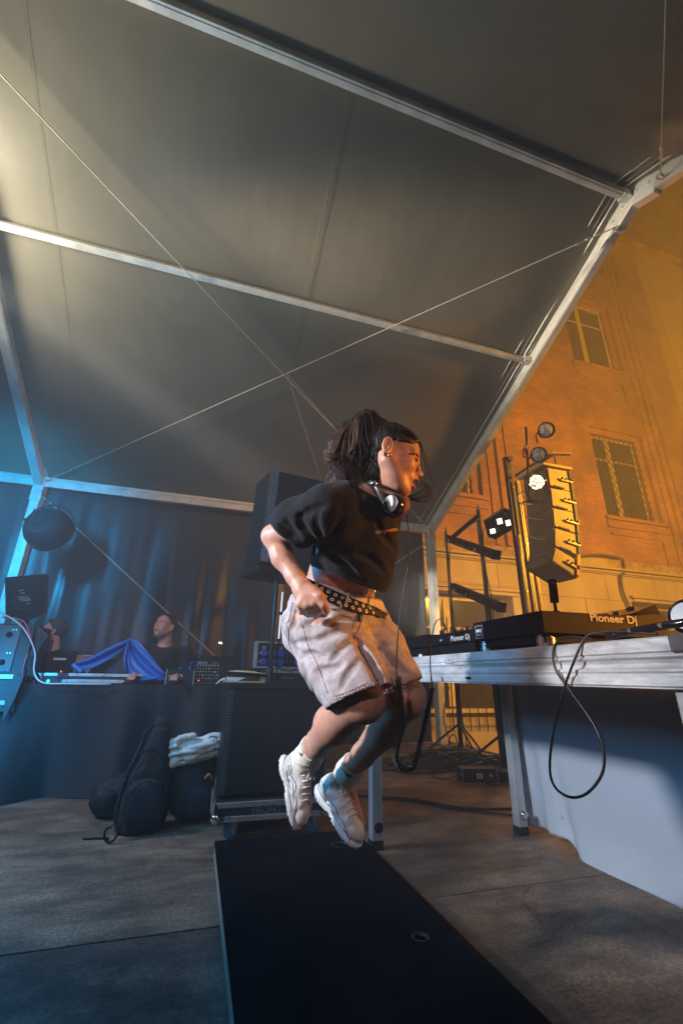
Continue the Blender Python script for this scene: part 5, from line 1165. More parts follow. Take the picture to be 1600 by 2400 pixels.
# right arm, elbow back, hand by the hip
F.chain([(A(765,1212,1.22), .048), (A(690,1234,1.29), .042), (A(641,1258,1.34), .0325), (A(663,1306,1.305), .0335), (A(692,1352,1.255), .0250), (A(707,1376,1.225), .0225)], .018)
F.ell(A(638,1254,1.345), (.030,.030,.030), None, .015)
hn = (CF*.9+CR*.2).normalized()
F.cone(A(708,1380,1.222), A(722,1406,1.205), .030, .037, .012, (hn, 1.55))
F.cone(A(712,1392,1.21), A(738,1398,1.198), .026, .026, .012, (hn, 1.35))
fin = [[(748,1404,1.188,.0115),(762,1424,1.196,.0105),(760,1440,1.215,.0095),(748,1440,1.232,.009)],
       [(735,1414,1.184,.0118),(745,1431,1.198,.0108),(740,1441,1.222,.0098),(727,1436,1.236,.009)],
       [(719,1419,1.186,.0115),(726,1433,1.203,.0105),(722,1440,1.226,.0095),(712,1433,1.238,.0088)],
       [(704,1416,1.193,.0105),(708,1428,1.208,.0095),(706,1434,1.227,.0088),(700,1427,1.238,.008)]]
for f_ in fin: F.chain([(A(*p[:3]), p[3]) for p in f_], .004)
for f_ in fin: F.cone(A(718,1392,1.21), A(*f_[0][:3]), .016, .0125, .010)
F.chain([(A(726,1384,1.205), .017), (A(748,1399,1.180), .0135), (A(759,1417,1.172), .0115), (A(764,1433,1.178), .0098)], .008)
# left arm behind the body
F.chain([(A(895,1205,1.44), .044), (A(888,1285,1.50), .038), (A(882,1345,1.56), .034), (A(850,1392,1.60), .033), (A(815,1425,1.60), .024)], .018)
F.cone(A(812,1427,1.60), A(796,1440,1.60), .028, .030, .012)
for k in range(4):
    b_ = A(790+8*k,1452-3*k,1.585+.01*k); F.chain([(b_, .011), (b_+V((-.012,0,-.028)), .010), (b_+V((.006,.012,-.042)), .009)], .004)
F.cone(A(812,1432,1.58), A(806,1456,1.57), .013, .010, .008)
hf = (CR*.965-CU*.235-CF*.09).normalized(); hu = (CU*.90+CR*.22+CF*.36).normalized()
L, HM, (hfw, hlf, hup) = head(F, A(910,1076,1.285), hf, hu, .93, .013)
body = F.mesh('body', M_skin, wm, 1)
T0, T1 = 1.0, 1.6
# face details: fine downy shading comes from a slightly blotchy skin
_n = M_skin.node_tree; _b = _n.nodes['Principled BSDF']; _src = _b.inputs['Base Color'].links[0].from_socket
_tc = _n.nodes.new('ShaderNodeTexCoord'); _no = _n.nodes.new('ShaderNodeTexNoise'); _no.inputs['Scale'].default_value = 55; _no.inputs['Detail'].default_value = 7; _n.links.new(_tc.outputs['Object'], _no.inputs['Vector'])
_r = _n.nodes.new('ShaderNodeValToRGB'); _r.color_ramp.elements[0].position = .35; _r.color_ramp.elements[1].position = .65; _r.color_ramp.elements[0].color = (.84,.72,.70,1); _r.color_ramp.elements[1].color = (1.05,1.03,1.0,1); _n.links.new(_no.outputs[0], _r.inputs[0])
_m = _n.nodes.new('ShaderNodeMix'); _m.data_type = 'RGBA'; _m.blend_type = 'MULTIPLY'; _m.inputs[0].default_value = .8; _n.links.new(_src, _m.inputs[6]); _n.links.new(_r.outputs[0], _m.inputs[7]); _n.links.new(_m.outputs[2], _b.inputs['Base Color'])
for sgn in (-1,):
    e_ = [L(.0845,-.019,.006), L(.0862,-.027,.0015), L(.082,-.038,.0005), L(.073,-.048,.0035), L(.068,-.052,.006)]
    MB().tube(smooth_path(e_, 5), .0022, 6).build('lashes', M_hair, wm, smooth=True)
    for k in range(9):
        q = smooth_path(e_, 3)[k]; MB().tube([q, q+(hfw*.006-hlf*.001-hup*.0028)], [.0006,.0002], 4).build('lash', M_hair, wm)
br_ = [F.hit(x, y, T0, T1, -.0005) for x, y in ((983,1074),(977,1067),(968,1063),(958,1065))]
MB().tube(smooth_path(br_, 5), .0031, 6).build('eyebrow', M_hair, wm, smooth=True)
MB().lathe(L(.0865,0,-.068), hfw, [(-.004,.004),(0,.0125),(.004,.009),(.005,0)], 14, False).build('mouth_shade', mat('painted mouth shade', (.03,.008,.008), .5), wm, smooth=True)  # dark piece paints the shade inside the open mouth
M_lip = mat('lips', (.42,.13,.11), .4); M_teeth = mat('teeth', (.7,.68,.62), .3)
MB().tube(smooth_path([L(.1045,.006,-.0535), L(.1055,-.004,-.0535), L(.101,-.013,-.055), L(.092,-.020,-.058)], 5), [.0030]*12+[.0024,.002,.0015,.001], 8).build('upper_lip', M_lip, wm, smooth=True)
MB().tube(smooth_path([L(.097,.006,-.0800), L(.098,-.004,-.0800), L(.094,-.012,-.0775), L(.090,-.019,-.066)], 5), [.0036]*10+[.003,.0028,.002,.0018,.0015,.001], 8).build('lower_lip', M_lip, wm, smooth=True)
MB().tube([L(.094,.008,-.0575), L(.096,-.002,-.0575), L(.091,-.011,-.0585)], .0030, 6).build('teeth', M_teeth, wm, smooth=True)
ec = L(-.010,-.080,-.030)
for k, (dx, r_) in enumerate(((0,.0058), (.011,.0045))):
    c_ = ec+hfw*dx*1.0+hup*(-.002*k)-hlf*.004; MB().tube([c_+(hfw*math.cos(g)+hup*math.sin(g))*r_ for g in [2*PI*i/14 for i in range(15)]], .0011, 6).build('earring', mat('gold', (.8,.6,.35), .2, metal=1), wm, smooth=True)
# ---- hair: scalp cap, pony tail mass, strands
lo, hi = A(760,1180,1.3), A(1010,960,1.3)
G = Field((lo.x-.10, .85, 1.28), (hi.x+.06, 1.65, 1.78), .0036)
G.ell(L(-.017,0,.038), (.0985*.93,.0785*.93,.0850*.93), HM, .01); G.ell(L(.032,0,.044), (.0510,.0595,.0458), HM, .03)
X, Y, Z = G.all(); O_ = L(0,0,0)
lx = (X-O_.x)*hfw.x+(Y-O_.y)*hfw.y+(Z-O_.z)*hfw.z; lz = ((X-O_.x)*hup.x+(Y-O_.y)*hup.y+(Z-O_.z)*hup.z)/.93; lx = lx/.93; ly = (X-O_.x)*hlf.x+(Y-O_.y)*hlf.y+(Z-O_.z)*hlf.z
gl2 = np.interp(lx, [-.2,-.022,.004,.012,.058,.074,.10], [-.075,-.055,.024,.030,.036,.058,.074])
G.D = np.maximum(G.D, (gl2-lz)*.7+.0015*np.sin(lx*900)+.0015*np.sin(lx*350+ly*200))
tail = [(868,990,1.33,.030),(858,983,1.34,.030),(838,1000,1.34,.036),(815,1022,1.33,.040),(800,1050,1.31,.042),(798,1085,1.30,.036),(815,1112,1.29,.032),(850,1040,1.34,.042),(852,1078,1.33,.040),(866,1062,1.33,.034),(842,1108,1.31,.034),(862,1105,1.32,.026),(828,1130,1.29,.018)]
G.cone(A(880,1002,1.33), A(868,988,1.335), .03, .03, .03)
for a_, b_ in zip(tail, tail[1:]): G.cone(A(*a_[:3]), A(*b_[:3]), a_[3]-.006, b_[3]-.006, .022)
G.cone(A(882,1062,1.29), A(872,1100,1.27), .022, .018, .02); G.cone(A(872,1100,1.27), A(866,1126,1.27), .018, .010, .02)
G.D += creases(X, Y, Z, .0022, 70, 5, (0,0,1))
hair = G.mesh('hair', M_hair, wm, 1)
random.seed(5); sm = MB(); sm2 = MB()
def strand(pts, r, m_): m_.tube(smooth_path(pts, 4), [r*min(1, 1.4-1.2*i/(4*(len(pts)-1))) for i in range(4*(len(pts)-1)+1)], 4, False)
for k in range(1300):
    u = random.random(); t_ = 1.235+.15*random.random()
    bx = 868+random.uniform(-9,8); by = 983+random.uniform(-12,10)
    lx_ = 764+u*108+random.uniform(-5,5); mid_y = 994+48*(1-u)+random.uniform(-10,10); midx = (bx+lx_)/2-20*(1-u)
    low_y = 1066+28*u+random.uniform(-14,14); ex = lx_+18+random.uniform(-14,26)*(1 if u < .8 else .5); ey_ = 1108+42*random.random()**1.4
    w_ = 13*math.sin(u*17+.9*random.random())+random.uniform(-4,4); w2 = 12*math.sin(u*11+2)+random.uniform(-5,5)
    pts = [A(bx,by,1.33), A(midx,mid_y-24,t_+.03), A(lx_+4+w2*.4,mid_y+24,t_), A(lx_+w_,(mid_y+24+low_y)/2+4,t_-.006), A(lx_-w_*.6+3,low_y,t_-.005), A(ex+w2,low_y+26,t_), A(ex+random.uniform(-16,20),ey_,t_+.01)]
    strand(pts, random.uniform(.0005,.0016), sm if u > .56+.12*random.random() else sm2)
for k in range(170):
    x0 = 881+random.uniform(-14,13); q = random.random(); strand([A(880+random.uniform(-8,10),1000+30*q,1.27), A(x0-4,1045,1.236), A(x0,1082,1.232), A(x0-5+4*math.sin(k),1108,1.234), A(x0-8+random.uniform(-8,8),1122+random.uniform(-6,14),1.24)], random.uniform(.0005,.0014), sm)
for k in range(60):           # curled ends along the nape
    x0 = random.uniform(772,880); y0 = random.uniform(1105,1130); a0 = random.uniform(-.6,.9)
    pts = [A(x0,y0,1.27), A(x0+10*a0,y0+12,1.265), A(x0+24*a0-4,y0+20+6*random.random(),1.265), A(x0+40*a0+random.uniform(-6,6),y0+18+10*random.random(),1.27)]
    strand(pts, .0016, sm2)
for k in range(46):           # the lock flung forward below the chin
    q = random.uniform(-1,1); g = random.uniform(-1,1)
    pts = [A(958+4*q,1167+5*q,1.36), A(975+6*q,1168+9*q,1.37+.02*g), A(997+8*q,1160+14*q,1.38+.02*g), A(1004+9*q,1148+12*g,1.38), A(994+8*g,1135+9*q,1.375), A(976+6*g,1128+7*q,1.37)][:random.choice((3,4,5,6))]
    strand(pts, random.uniform(.0003,.0007), sm)
for k in range(55):           # flyaway hairs round the head and pony tail
    g = random.uniform(2.0,5.2); x0, y0 = 818+46*math.cos(g), 1058+74*math.sin(g)*-1; dx, dy = random.uniform(-14,6), random.uniform(-10,14)
    strand([A(x0+8,y0,1.29), A(x0+dx*.5,y0+dy*.3,1.28), A(x0+dx,y0+dy,1.28), A(x0+dx*.8,y0+dy+random.uniform(4,16),1.28)], .0005, sm2)
for k in range(16):
    x0 = 900+random.random()*75; y0 = 1004+max(0,(x0-930))*.5; strand([A(x0-10,y0+4,1.27), A(x0,y0-2,1.27), A(x0+10,y0+random.uniform(-3,5),1.27)], .0004, sm)
for pts in ([(984,1035),(1000,1078),(1012,1125),(1038,1158)], [(983,1036),(994,1075),(998,1110),(1001,1140)], [(982,1036),(990,1070),(1003,1105),(1020,1140)], [(968,1118),(985,1119),(1000,1116)], [(984,1034),(990,1050),(985,1070),(988,1084)]):
    strand([A(x, y, 1.25) for x, y in pts], .0009, sm)
for k in range(40):           # fine hairs along the temple and scalp
    x0 = .01+.065*random.random(); pts = [L(x0,-.072+.35*max(0, x0-.02),.040+.35*max(0,x0-.02)), L(x0-.03,-.082,.062+.01*random.random()), L(x0-.07,-.078,.075+.01*random.random())]; strand(pts, .0009, sm)
strand([A(789,1106,1.27), A(772,1108,1.27), A(764,1122,1.27), A(766,1140,1.27)], .0012, sm2)
o = sm.build('dark_strands', M_hair, hair, smooth=True); o['kind'] = 'stuff'; o = sm2.build('lit_brown_strands', M_hair_lit, hair, smooth=True); o['kind'] = 'stuff'
# ---- crop shirt
S = Field((.03,.80,1.02), (.86,1.86,1.62), .0046)
S.chain([(A(846,1196,1.335), .105), (A(832,1255,1.36), .118), (A(822,1310,1.385), .110), (A(815,1360,1.40), .102)], .045)
S.cone(A(846,1188,1.33), A(778,1198,1.235), .070, .070, .05); S.cone(A(778,1200,1.235), A(700,1225,1.285), .078, .066, .04); S.cone(A(700,1225,1.285), A(655,1243,1.325), .066, .052, .03)
S.cone(A(846,1190,1.33), A(892,1205,1.42), .060, .058, .05); S.chain([(A(892,1205,1.42), .060), (A(890,1290,1.47), .054), (A(886,1350,1.52), .048)], .03)
S.cone(A(850,1300,1.37), A(862,1345,1.36), .080, .068, .05)
X, Y, Z = S.all()
ap = A(735,1265,1.28); S.D += creases(X, Y, Z, .0085, 15, 3)*(.35+1.0*mask(X, Y, Z, A(720,1225,1.28), .14)+.8*mask(X, Y, Z, A(840,1350,1.36), .12))
S.D += creases(X, Y, Z, .002, 42, 9)*.6
groove(S, [((740,1272),(712,1240),(700,1208)),((752,1262),(738,1225),(742,1196)),((700,1265),(680,1240),(668,1218)),((765,1182),(728,1196),(700,1212)),((848,1362),(802,1325),(765,1290)),((905,1345),(870,1310),(835,1300)),((742,1290),(775,1262),(800,1225)),((932,1290),(905,1262),(880,1220)),((740,1306),(790,1312),(830,1345)),((655,1232),(668,1244),(690,1258))], .0085, 1.0, 1.5)
base = S.D.copy()
S.D = np.maximum(base, -(base+.009))
n_h = (A(795,1390,1.42)-A(830,1300,1.38)).normalized()              # hem across the waist
hemn = (-CU*.93-CR*.0+CR*-.34-CF*.10).normalized()
S.cut(A(826,1362,1.36), hemn)
arm_n = (A(642,1256,1.34)-A(700,1232,1.29)).normalized(); slv = V(A(672,1246,1.29)); sn = (arm_n*.75-CU*.62+CR*-.05).normalized()
Xm = (X-slv.x)*sn.x+(Y-slv.y)*sn.y+(Z-slv.z)*sn.z
near_arm = mask(X, Y, Z, A(655,1243,1.32), .12) > .3
S.D = np.where(near_arm, np.maximum(S.D, Xm), S.D)
nk = A(872,1156,1.275); nn = (A(900,1110,1.29)-A(850,1195,1.31)).normalized()       # neck opening
S.D = np.where(mask(X, Y, Z, A(872,1160,1.29), .11) > .25, np.maximum(S.D, (X-nk.x)*nn.x+(Y-nk.y)*nn.y+(Z-nk.z)*nn.z), S.D)
shirt = S.mesh('crop_shirt', M_shirt, wm, 1)
S2 = Field.__new__(Field); S2.ax = S.ax; S2.D = base
def on_shirt(x, y, off=.003): return S2.hit(x, y, 1.0, 1.5, off)
c0, c1 = on_shirt(880,1246), on_shirt(928,1240); xd = (c1-c0).normalized(); n_ = (S2.grad(on_shirt(904,1243))).normalized(); yd = n_.cross(xd)
M_gold = mat('gold shirt print', (.75,.52,.10), .6); M_redp = mat('red shirt print', (.6,.15,.08), .6)
def on_line(s_, m_, cx, cyy, size, bold=.0003):
    o_ = text(s_, size, frameM((0,0,0), (1,0,0), (0,1,0)), m_, None, 'lettering', .0003, bold)
    for v_ in o_.data.vertices:
        px_, py_ = cx+v_.co.x*820, cyy-v_.co.x*820*.14-v_.co.y*820; q = on_shirt(px_, py_, .0012); v_.co = q
    attach(o_, shirt)
on_line('LIA', mat('white shirt print', (.7,.66,.6), .6), 888, 1247, .0135); on_line('JENSEN', M_gold, 917, 1243, .0115)
q = on_shirt(900.5,1246,.001); R3 = n_.to_3x3() if False else None
MB().prism([on_shirt(900.5+a*.8,1246+b,.0015) for a, b in ((0,9),(-5,1),(-4,-6),(0,-4),(4,-6),(5,1))], n_*.0006).build('heart_print', M_redp, shirt)
# ---- shorts
Q = Field((.14,.80,.58), (.92,1.86,1.28), .0046)
Q.cone(A(779,1430,1.435), A(796,1372,1.425), .130, .105, .03); Q.ell(A(742,1478,1.415), (.105,.105,.105), None, .05); Q.ell(A(795,1465,1.36), (.10,.10,.09), None, .05)
Q.chain([(A(752,1460,1.375), .118), (A(795,1545,1.275), .103), (A(832,1605,1.195), .090), (A(860,1655,1.13), .086)], .03)
Q.chain([(A(830,1455,1.46), .112), (A(885,1540,1.39), .094), (A(926,1602,1.31), .072), (A(950,1650,1.27), .070)], .03)
X, Y, Z = Q.all()
fo = A(745,1500,1.37)
dr_ = np.array((CR*.9+CU*.35).normalized())
Q.D += creases(X, Y, Z, .0070, 19, 21, dr_)*(.45+.6*mask(X, Y, Z, A(720,1490,1.36), .16)+.5*mask(X, Y, Z, A(850,1490,1.36), .10)+.4*mask(X, Y, Z, A(760,1610,1.25), .09))
Q.D += creases(X, Y, Z, .0013, 60, 33)*.5
groove(Q, [((848,1478),(800,1476),(752,1492)),((842,1492),(805,1515),(775,1548)),((772,1436),(738,1458),(704,1468)),((782,1492),(735,1502),(690,1508)),((850,1482),(895,1470),(925,1484)),((852,1500),(882,1530),(902,1566)),((800,1560),(765,1572),(735,1572)),((842,1545),(815,1580),(800,1612)),((700,1430),(690,1455),(678,1478)),((905,1530),(930,1560),(950,1575)),((760,1545),(730,1535),(700,1540)),((826,1490),(850,1530),(872,1566),(890,1606)),((832,1496),(856,1534),(880,1572),(893,1612)),((834,1500),(860,1540),(884,1580),(895,1616)),((830,1455),(800,1450),(770,1462))], .0075, .95, 1.55)
baseQ = Q.D.copy(); Q2 = Field.__new__(Field); Q2.ax = Q.ax; Q2.D = baseQ
def on_q(x, y, off=.0): return Q2.hit(x, y, .95, 1.55, off)
Q.D = np.maximum(baseQ, -(baseQ+.009))
for c_, d_, m_, w_ in ((on_q(836,1624), (A(838,1635,1.17)-A(800,1550,1.26)), A(836,1640,1.16), .155), (on_q(938,1610), (A(945,1632,1.29)-A(885,1545,1.39)), A(950,1640,1.28), .125)):
    n2 = (d_.normalized()*.8-CU*.55+CR*.12).normalized(); lim = (X-c_.x)*n2.x+(Y-c_.y)*n2.y+(Z-c_.z)*n2.z
    sep = ((X-m_.x)**2+(Y-m_.y)**2+(Z-m_.z)**2) < w_**2
    Q.D = np.where(sep, np.maximum(Q.D, lim), Q.D)
up_t = (A(800,1340,1.415)-A(778,1425,1.44)).normalized(); wn_ = (CU*.93-CR*-.32+CF*.05).normalized(); wn_ = (CU*.93+CR*.32+CF*.12).normalized()
wc = A(796,1374,1.40); Q.cut(wc, wn_)
shorts = Q.mesh('denim_shorts', M_denim, wm, 1)
def seam(pts, r=.0012, m_=M_thread, nm='seam', n=5, off=.0): return MB().tube([on_q(p[0], p[1], off) for p in smooth_path([(x, y, 0) for x, y in pts], n)], r, 5).build(nm, m_, shorts, smooth=True)
seam([(700,1420),(702,1445),(712,1480),(722,1515),(738,1545),(752,1580),(768,1625)], .0014)
seam([(686,1412),(680,1440),(676,1455),(670,1462),(676,1480),(677,1505),(682,1522)], .0016)
seam([(845,1390),(850,1420),(848,1450),(838,1478),(828,1492)], .0014)
seam([(822,1445),(828,1462),(826,1475)], .001); seam([(770,1420),(800,1440),(826,1448)], .001)
seam([(828,1492),(842,1520),(862,1555),(884,1600)], .002, mat('painted shade seam', (.10,.07,.07), .9))  # thread darkened to paint shade into the crease between the legs
for pts_ in ([(783,1632),(815,1622),(850,1606),(886,1594)], [(781,1640),(815,1630),(850,1614),(887,1602)], [(897,1618),(930,1610),(960,1600),(981,1592)], [(897,1628),(932,1619),(962,1609),(983,1601)]): seam(pts_, .0011, M_thread, 'hem_stitch')
mm = MB()
for a_, b_ in (((785,1636),(886,1598)), ((897,1623),(982,1597))):
    for k in range(14):
        x = a_[0]+(b_[0]-a_[0])*(k+.5)/14; y = a_[1]+(b_[1]-a_[1])*(k+.5)/14-4*math.sin(PI*(k+.5)/14)*0; p, q = on_q(x-1.5, y-4, .0005), on_q(x+1.5, y+5, .0005)
        if (p-q).length < .03: mm.tube([p, q], .0014, 4)
o = mm.build('hem_puckers', mat('worn denim edge', (.36,.26,.26), .9), shorts); o['kind'] = 'stuff'
# belt: a band round the waist, following the shorts
e1 = CR-wn_*CR.dot(wn_); e1.normalize(); e2 = wn_.cross(e1)
_rc = {}
def radii(h):
    if h not in _rc:
        c_ = V(A(788,1400,1.43))+wn_*h; rs = []
        for k in range(72):
            g = 2*PI*k/72; d = e1*math.cos(g)+e2*math.sin(g); r = .04
            while r < .17 and Q2.at(c_+d*r) < 0: r += .002
            rs.append(r)
        md_r = sorted(rs)[36]
        rs = [min(r, md_r*1.32) for r in rs]
        for _ in range(3): rs = [max(min(rs[k], md_r*1.30), .25*rs[k-1]+.5*rs[k]+.25*rs[(k+1)%72]) for k in range(72)]
        _rc[h] = rs
    return _rc[h]
def ringpt(g, h, off):
    rs = radii(h); f_ = (g/(2*PI)*72) % 72; i = int(f_); r = rs[i]*(1-f_+i)+rs[(i+1)%72]*(f_-i); d = e1*math.cos(g)+e2*math.sin(g)
    return V(A(788,1400,1.43))+wn_*h+d*(r+off), d
def band(h0, h1, off, nm, m_, sag=.0):
    n = 72; vs = []; fs = []
    for k in range(n):
        g = 2*PI*k/n; a_, d = ringpt(g, h0, off); b_, _ = ringpt(g, h1, off); vs += [a_, b_, b_+d*.003, a_+d*.003]
    for k in range(n):
        i = 4*k; j = 4*((k+1) % n)
        for q in range(4): fs.append((i+q, i+(q+1)%4, j+(q+1)%4, j+q))
    return MB().add(vs, fs).build(nm, m_, wm, smooth='auto')
band(.012, .034, -.002, 'waistband', mat('pale waistband', (.62,.58,.62), .85, bump=.2, bscale=200), 0)
bt = lambda x: 1357+(x-722)*.445-.0006*max(0, x-800)**2; bw = lambda x: 33-13*max(0, (x-800)/80)**1.5
nb_ = 26; fr = [[on_q(714+168*i/nb_, bt(714+168*i/nb_)+bw(714+168*i/nb_)*j/4, .006) for j in range(5)] for i in range(nb_+1)]
bk = []
ga = math.atan2((fr[-1][2]-V(A(788,1400,1.43))).dot(e2), (fr[-1][2]-V(A(788,1400,1.43))).dot(e1)); gb = math.atan2((fr[0][2]-V(A(788,1400,1.43))).dot(e2), (fr[0][2]-V(A(788,1400,1.43))).dot(e1))
if CF.dot(e2) > 0: 
    while gb < ga: gb += 2*PI
else:
    while gb > ga: gb -= 2*PI
for i in range(1, 24):
    g = ga+(gb-ga)*i/24; bk.append([ringpt(g, .006-.040*j/4, .005)[0] for j in range(5)])
rows_ = fr+bk; nr = len(rows_); m = MB(); m.add([p for r in rows_ for p in r], [(5*i+j, 5*i+j+1, 5*((i+1)%nr)+j+1, 5*((i+1)%nr)+j) for i in range(nr) for j in range(4)])
belt = m.build('belt', M_belt, wm, smooth=True, solid=.0035)
M_eye = mat('eyelet metal', (.85,.80,.68), .35, metal=.2)
for row, fv in enumerate((.27, .72)):
    for k in range(11):
        x = 722+16*(k+.5*row); 
        if x > 878: continue
        y = bt(x)+bw(x)*fv; p = on_q(x, y, .0085); d = Q2.grad(p); MB().lathe(p, d, [(0,.0040),(.0010,.0058),(.0022,.0052),(.0012,.0030)], 12, False).build('eyelet', M_eye, belt, smooth=True)
def beltpt(x, y, off=.008):
    p = on_q(x, y, off); return p
def wire(pts, r, nm, m_=M_chrome, par=None, n=5): return MB().tube(smooth_path([beltpt(*p) for p in pts], n), r, 8).build(nm, m_, par or belt, smooth=True)
wire([(866,1393),(862,1420),(852,1440)], .0022, 'buckle'); wire([(852,1398),(873,1402),(877,1385)], .0022, 'buckle'); wire([(866,1422),(872,1428),(876,1420)], .002, 'buckle_pin')
for (x0, y0) in ((818,1385), (744,1365)):
    MB().tube([beltpt(x0,y0,.010), beltpt(x0-3,y0+14,.012), beltpt(x0-9,y0+36,.008)], .0042, 8).build('belt_loop', M_denim, shorts, smooth=True)
wire([(797,1415),(799,1424),(790,1427),(770,1425)], .0028, 'belt_end', M_denim, shorts)
MB().tube(smooth_path([beltpt(846,1436,.006), beltpt(842,1446,.008), beltpt(841,1456,.006)], 4), .004, 6).build('belt_tail', M_belt, belt, smooth=True)

# ---- trainers and socks
def shoe(name, heel, toe, ankle, tilt):
    x_ = (toe-heel).normalized(); u_ = (ankle-heel); u_ = (u_-x_*u_.dot(x_)).normalized(); y_ = u_.cross(x_)
    if tilt: q_ = Quaternion(x_, tilt); u_ = q_ @ u_; y_ = q_ @ y_
    ln = (toe-heel).length; s = ln/.285; P = lambda x, y, z: heel+(x_*x+y_*y+u_*z)*s
    Mx = [[x_.x,y_.x,u_.x],[x_.y,y_.y,u_.y],[x_.z,y_.z,u_.z]]
    c_ = P(.14,0,.05); F_ = Field(c_-V((.21,.21,.21)), c_+V((.21,.21,.21)), .0036)
    El = lambda F_, c, r, k=.02, op='u': F_.ell(P(*c), [v*s for v in r], Mx, k*s, op)
    El(F_, (.215,0,.048), (.066,.043,.034)); El(F_, (.150,0,.055), (.075,.042,.042)); El(F_, (.060,0,.066), (.056,.039,.055)); F_.cone(P(.060,0,.07), P(.062,0,.112), .040*s, .039*s, .02); El(F_, (.115,0,.085), (.050,.034,.034), .03)
    El(F_, (.058,0,.150), (.034,.028,.055), .006, 's')
    X, Y, Z = F_.all(); F_.D += creases(X, Y, Z, .0012, 60, 4)
    up_ = F_.mesh(name, M_shoe, wm, 1)
    F2 = Field(c_-V((.21,.21,.21)), c_+V((.21,.21,.21)), .0036)
    El(F2, (.225,0,.018), (.064,.048,.022), .012); El(F2, (.175,0,.019), (.060,.047,.022), .02); El(F2, (.060,0,.022), (.064,.043,.030), .02); El(F2, (.115,0,.026), (.06,.036,.020), .02)
    El(F2, (.125,0,-.004), (.034,.06,.013), .012, 's')
    X, Y, Z = F2.all(); O_ = P(0,0,0); lx = ((X-O_.x)*x_.x+(Y-O_.y)*x_.y+(Z-O_.z)*x_.z)/s; lz = ((X-O_.x)*u_.x+(Y-O_.y)*u_.y+(Z-O_.z)*u_.z)/s
    F2.D += .0022*np.sin(lx*330)*np.clip((.02-lz)/.02, 0, 1)+.0016*np.sin(lz*420+8*np.sin(lx*26))
    F2.D = np.maximum(F2.D, .004-lz)
    F2.mesh('sole', M_shoe, up_, 1)
    def onF(p, d):                                             # slide out along d to the surface of the upper
        r = .01
        while r < .09 and F_.at(p+d*r) < 0: r += .002
        return p+d*r
    for sd in (-1, 1):
        for z0, z1, amp, x0, x1 in ((.052,.034,.010,.005,.25), (.062,.044,.012,.01,.235), (.082,.060,.008,.02,.16), (.040,.030,.006,.01,.27)):
            pts = [onF(P(x0+(x1-x0)*i/22,0,z0+(z1-z0)*i/22+amp*math.sin(i*.45)), y_*sd)-y_*sd*.0004 for i in range(23)]
            MB().tube(pts, .0011, 5).build('seam', M_seam, up_, smooth=True)
        pts = [onF(P(.09+.13*i/10,0,.050+.006*math.sin(i*.6)), y_*sd)-y_*sd*.0016 for i in range(11)]
        MB().tube(pts, .0042, 7).build('side_panel', M_lbl if name == 'trainer' and sd == 1 else M_shoe, up_, smooth=True)
    for i in range(5):
        x0 = .105+.022*i; tp = lambda yy: onF(P(x0+yy*.12, yy, .05), u_)
        MB().tube([onF(P(x0,-.022,.055), (u_-y_*.25).normalized()), onF(P(x0+.004,-.010,.05), u_)+u_*.003, onF(P(x0+.008,.008,.05), u_)+u_*.004, onF(P(x0+.012,.022,.055), (u_+y_*.25).normalized())], .0026, 7).build('lace', M_shoe, up_, smooth=True)
    for sd in (-1, 1):
        q = onF(P(.11,0,.06), u_)
        MB().tube(smooth_path([q, q+(y_*sd*.018+u_*.010-x_*.004)*s, q+(y_*sd*.034+x_*.012)*s, q+(y_*sd*.020+x_*.022+u_*.003)*s, q], 5), .0022, 6).build('lace_bow', M_shoe, up_, smooth=True)
    pts = [onF(P(.20+.04*math.cos(g),.036*math.sin(g),.03), u_) for g in [PI*i/12-PI/2 for i in range(13)]]
    return up_, P, (x_, y_, u_)
def sock(nm, pts, swoosh=None):
    F_ = Field([min(p[0][i] for p in pts)-.07 for i in range(3)], [max(p[0][i] for p in pts)+.07 for i in range(3)], .0034)
    F_.chain(pts, .02); a_, b_ = pts[0][0], pts[1][0]; n_ = (a_-b_).normalized(); X, Y, Z = F_.all()
    al = (X-a_.x)*n_.x+(Y-a_.y)*n_.y+(Z-a_.z)*n_.z; e_ = n_.orthogonal().normalized(); f_ = n_.cross(e_)
    an = np.arctan2((X-a_.x)*f_.x+(Y-a_.y)*f_.y+(Z-a_.z)*f_.z, (X-a_.x)*e_.x+(Y-a_.y)*e_.y+(Z-a_.z)*e_.z)
    F_.D += .0009*np.sin(an*30)*np.clip((al+.045)/.02, 0, 1)+creases(X, Y, Z, .0016, 50, 8)*np.clip((-.02-al)/.02, 0, 1); F_.cut(a_, n_)
    o_ = F_.mesh(nm, M_sock, wm, 1)
    if swoosh:
        top_, bot_ = [], []
        for (x, y, w_) in swoosh: top_.append(F_.hit(x, y-w_, 1.2, 1.7, .001)); bot_.append(F_.hit(x, y+w_, 1.2, 1.7, .001))
        n = len(top_); m = MB(); m.add(top_+bot_+[p-CF*.0012 for p in top_]+[p-CF*.0012 for p in bot_], [(2*n+i, 2*n+i+1, 3*n+i+1, 3*n+i) for i in range(n-1)]+[(i, i+1, 2*n+i+1, 2*n+i) for i in range(n-1)]+[(n+i, n+i+1, 3*n+i+1, 3*n+i) for i in range(n-1)])
        m.build('swoosh_mark', M_blk, o_)
    return o_
shoe('trainer', A(655,1775,1.47), A(690,1948,1.36), A(735,1775,1.40), R_(-12))
shoe('trainer', A(738,1850,1.56), A(838,1993,1.42), A(826,1815,1.50), R_(8))
sock('sock', [(A(734,1752,1.402), .0440), (A(722,1775,1.43), .0415), (A(705,1792,1.445), .040), (A(692,1806,1.447), .036)], [(700,1762,.5),(702,1766,2),(705,1770,2.4),(708,1768,1.2),(709,1760,.5)])
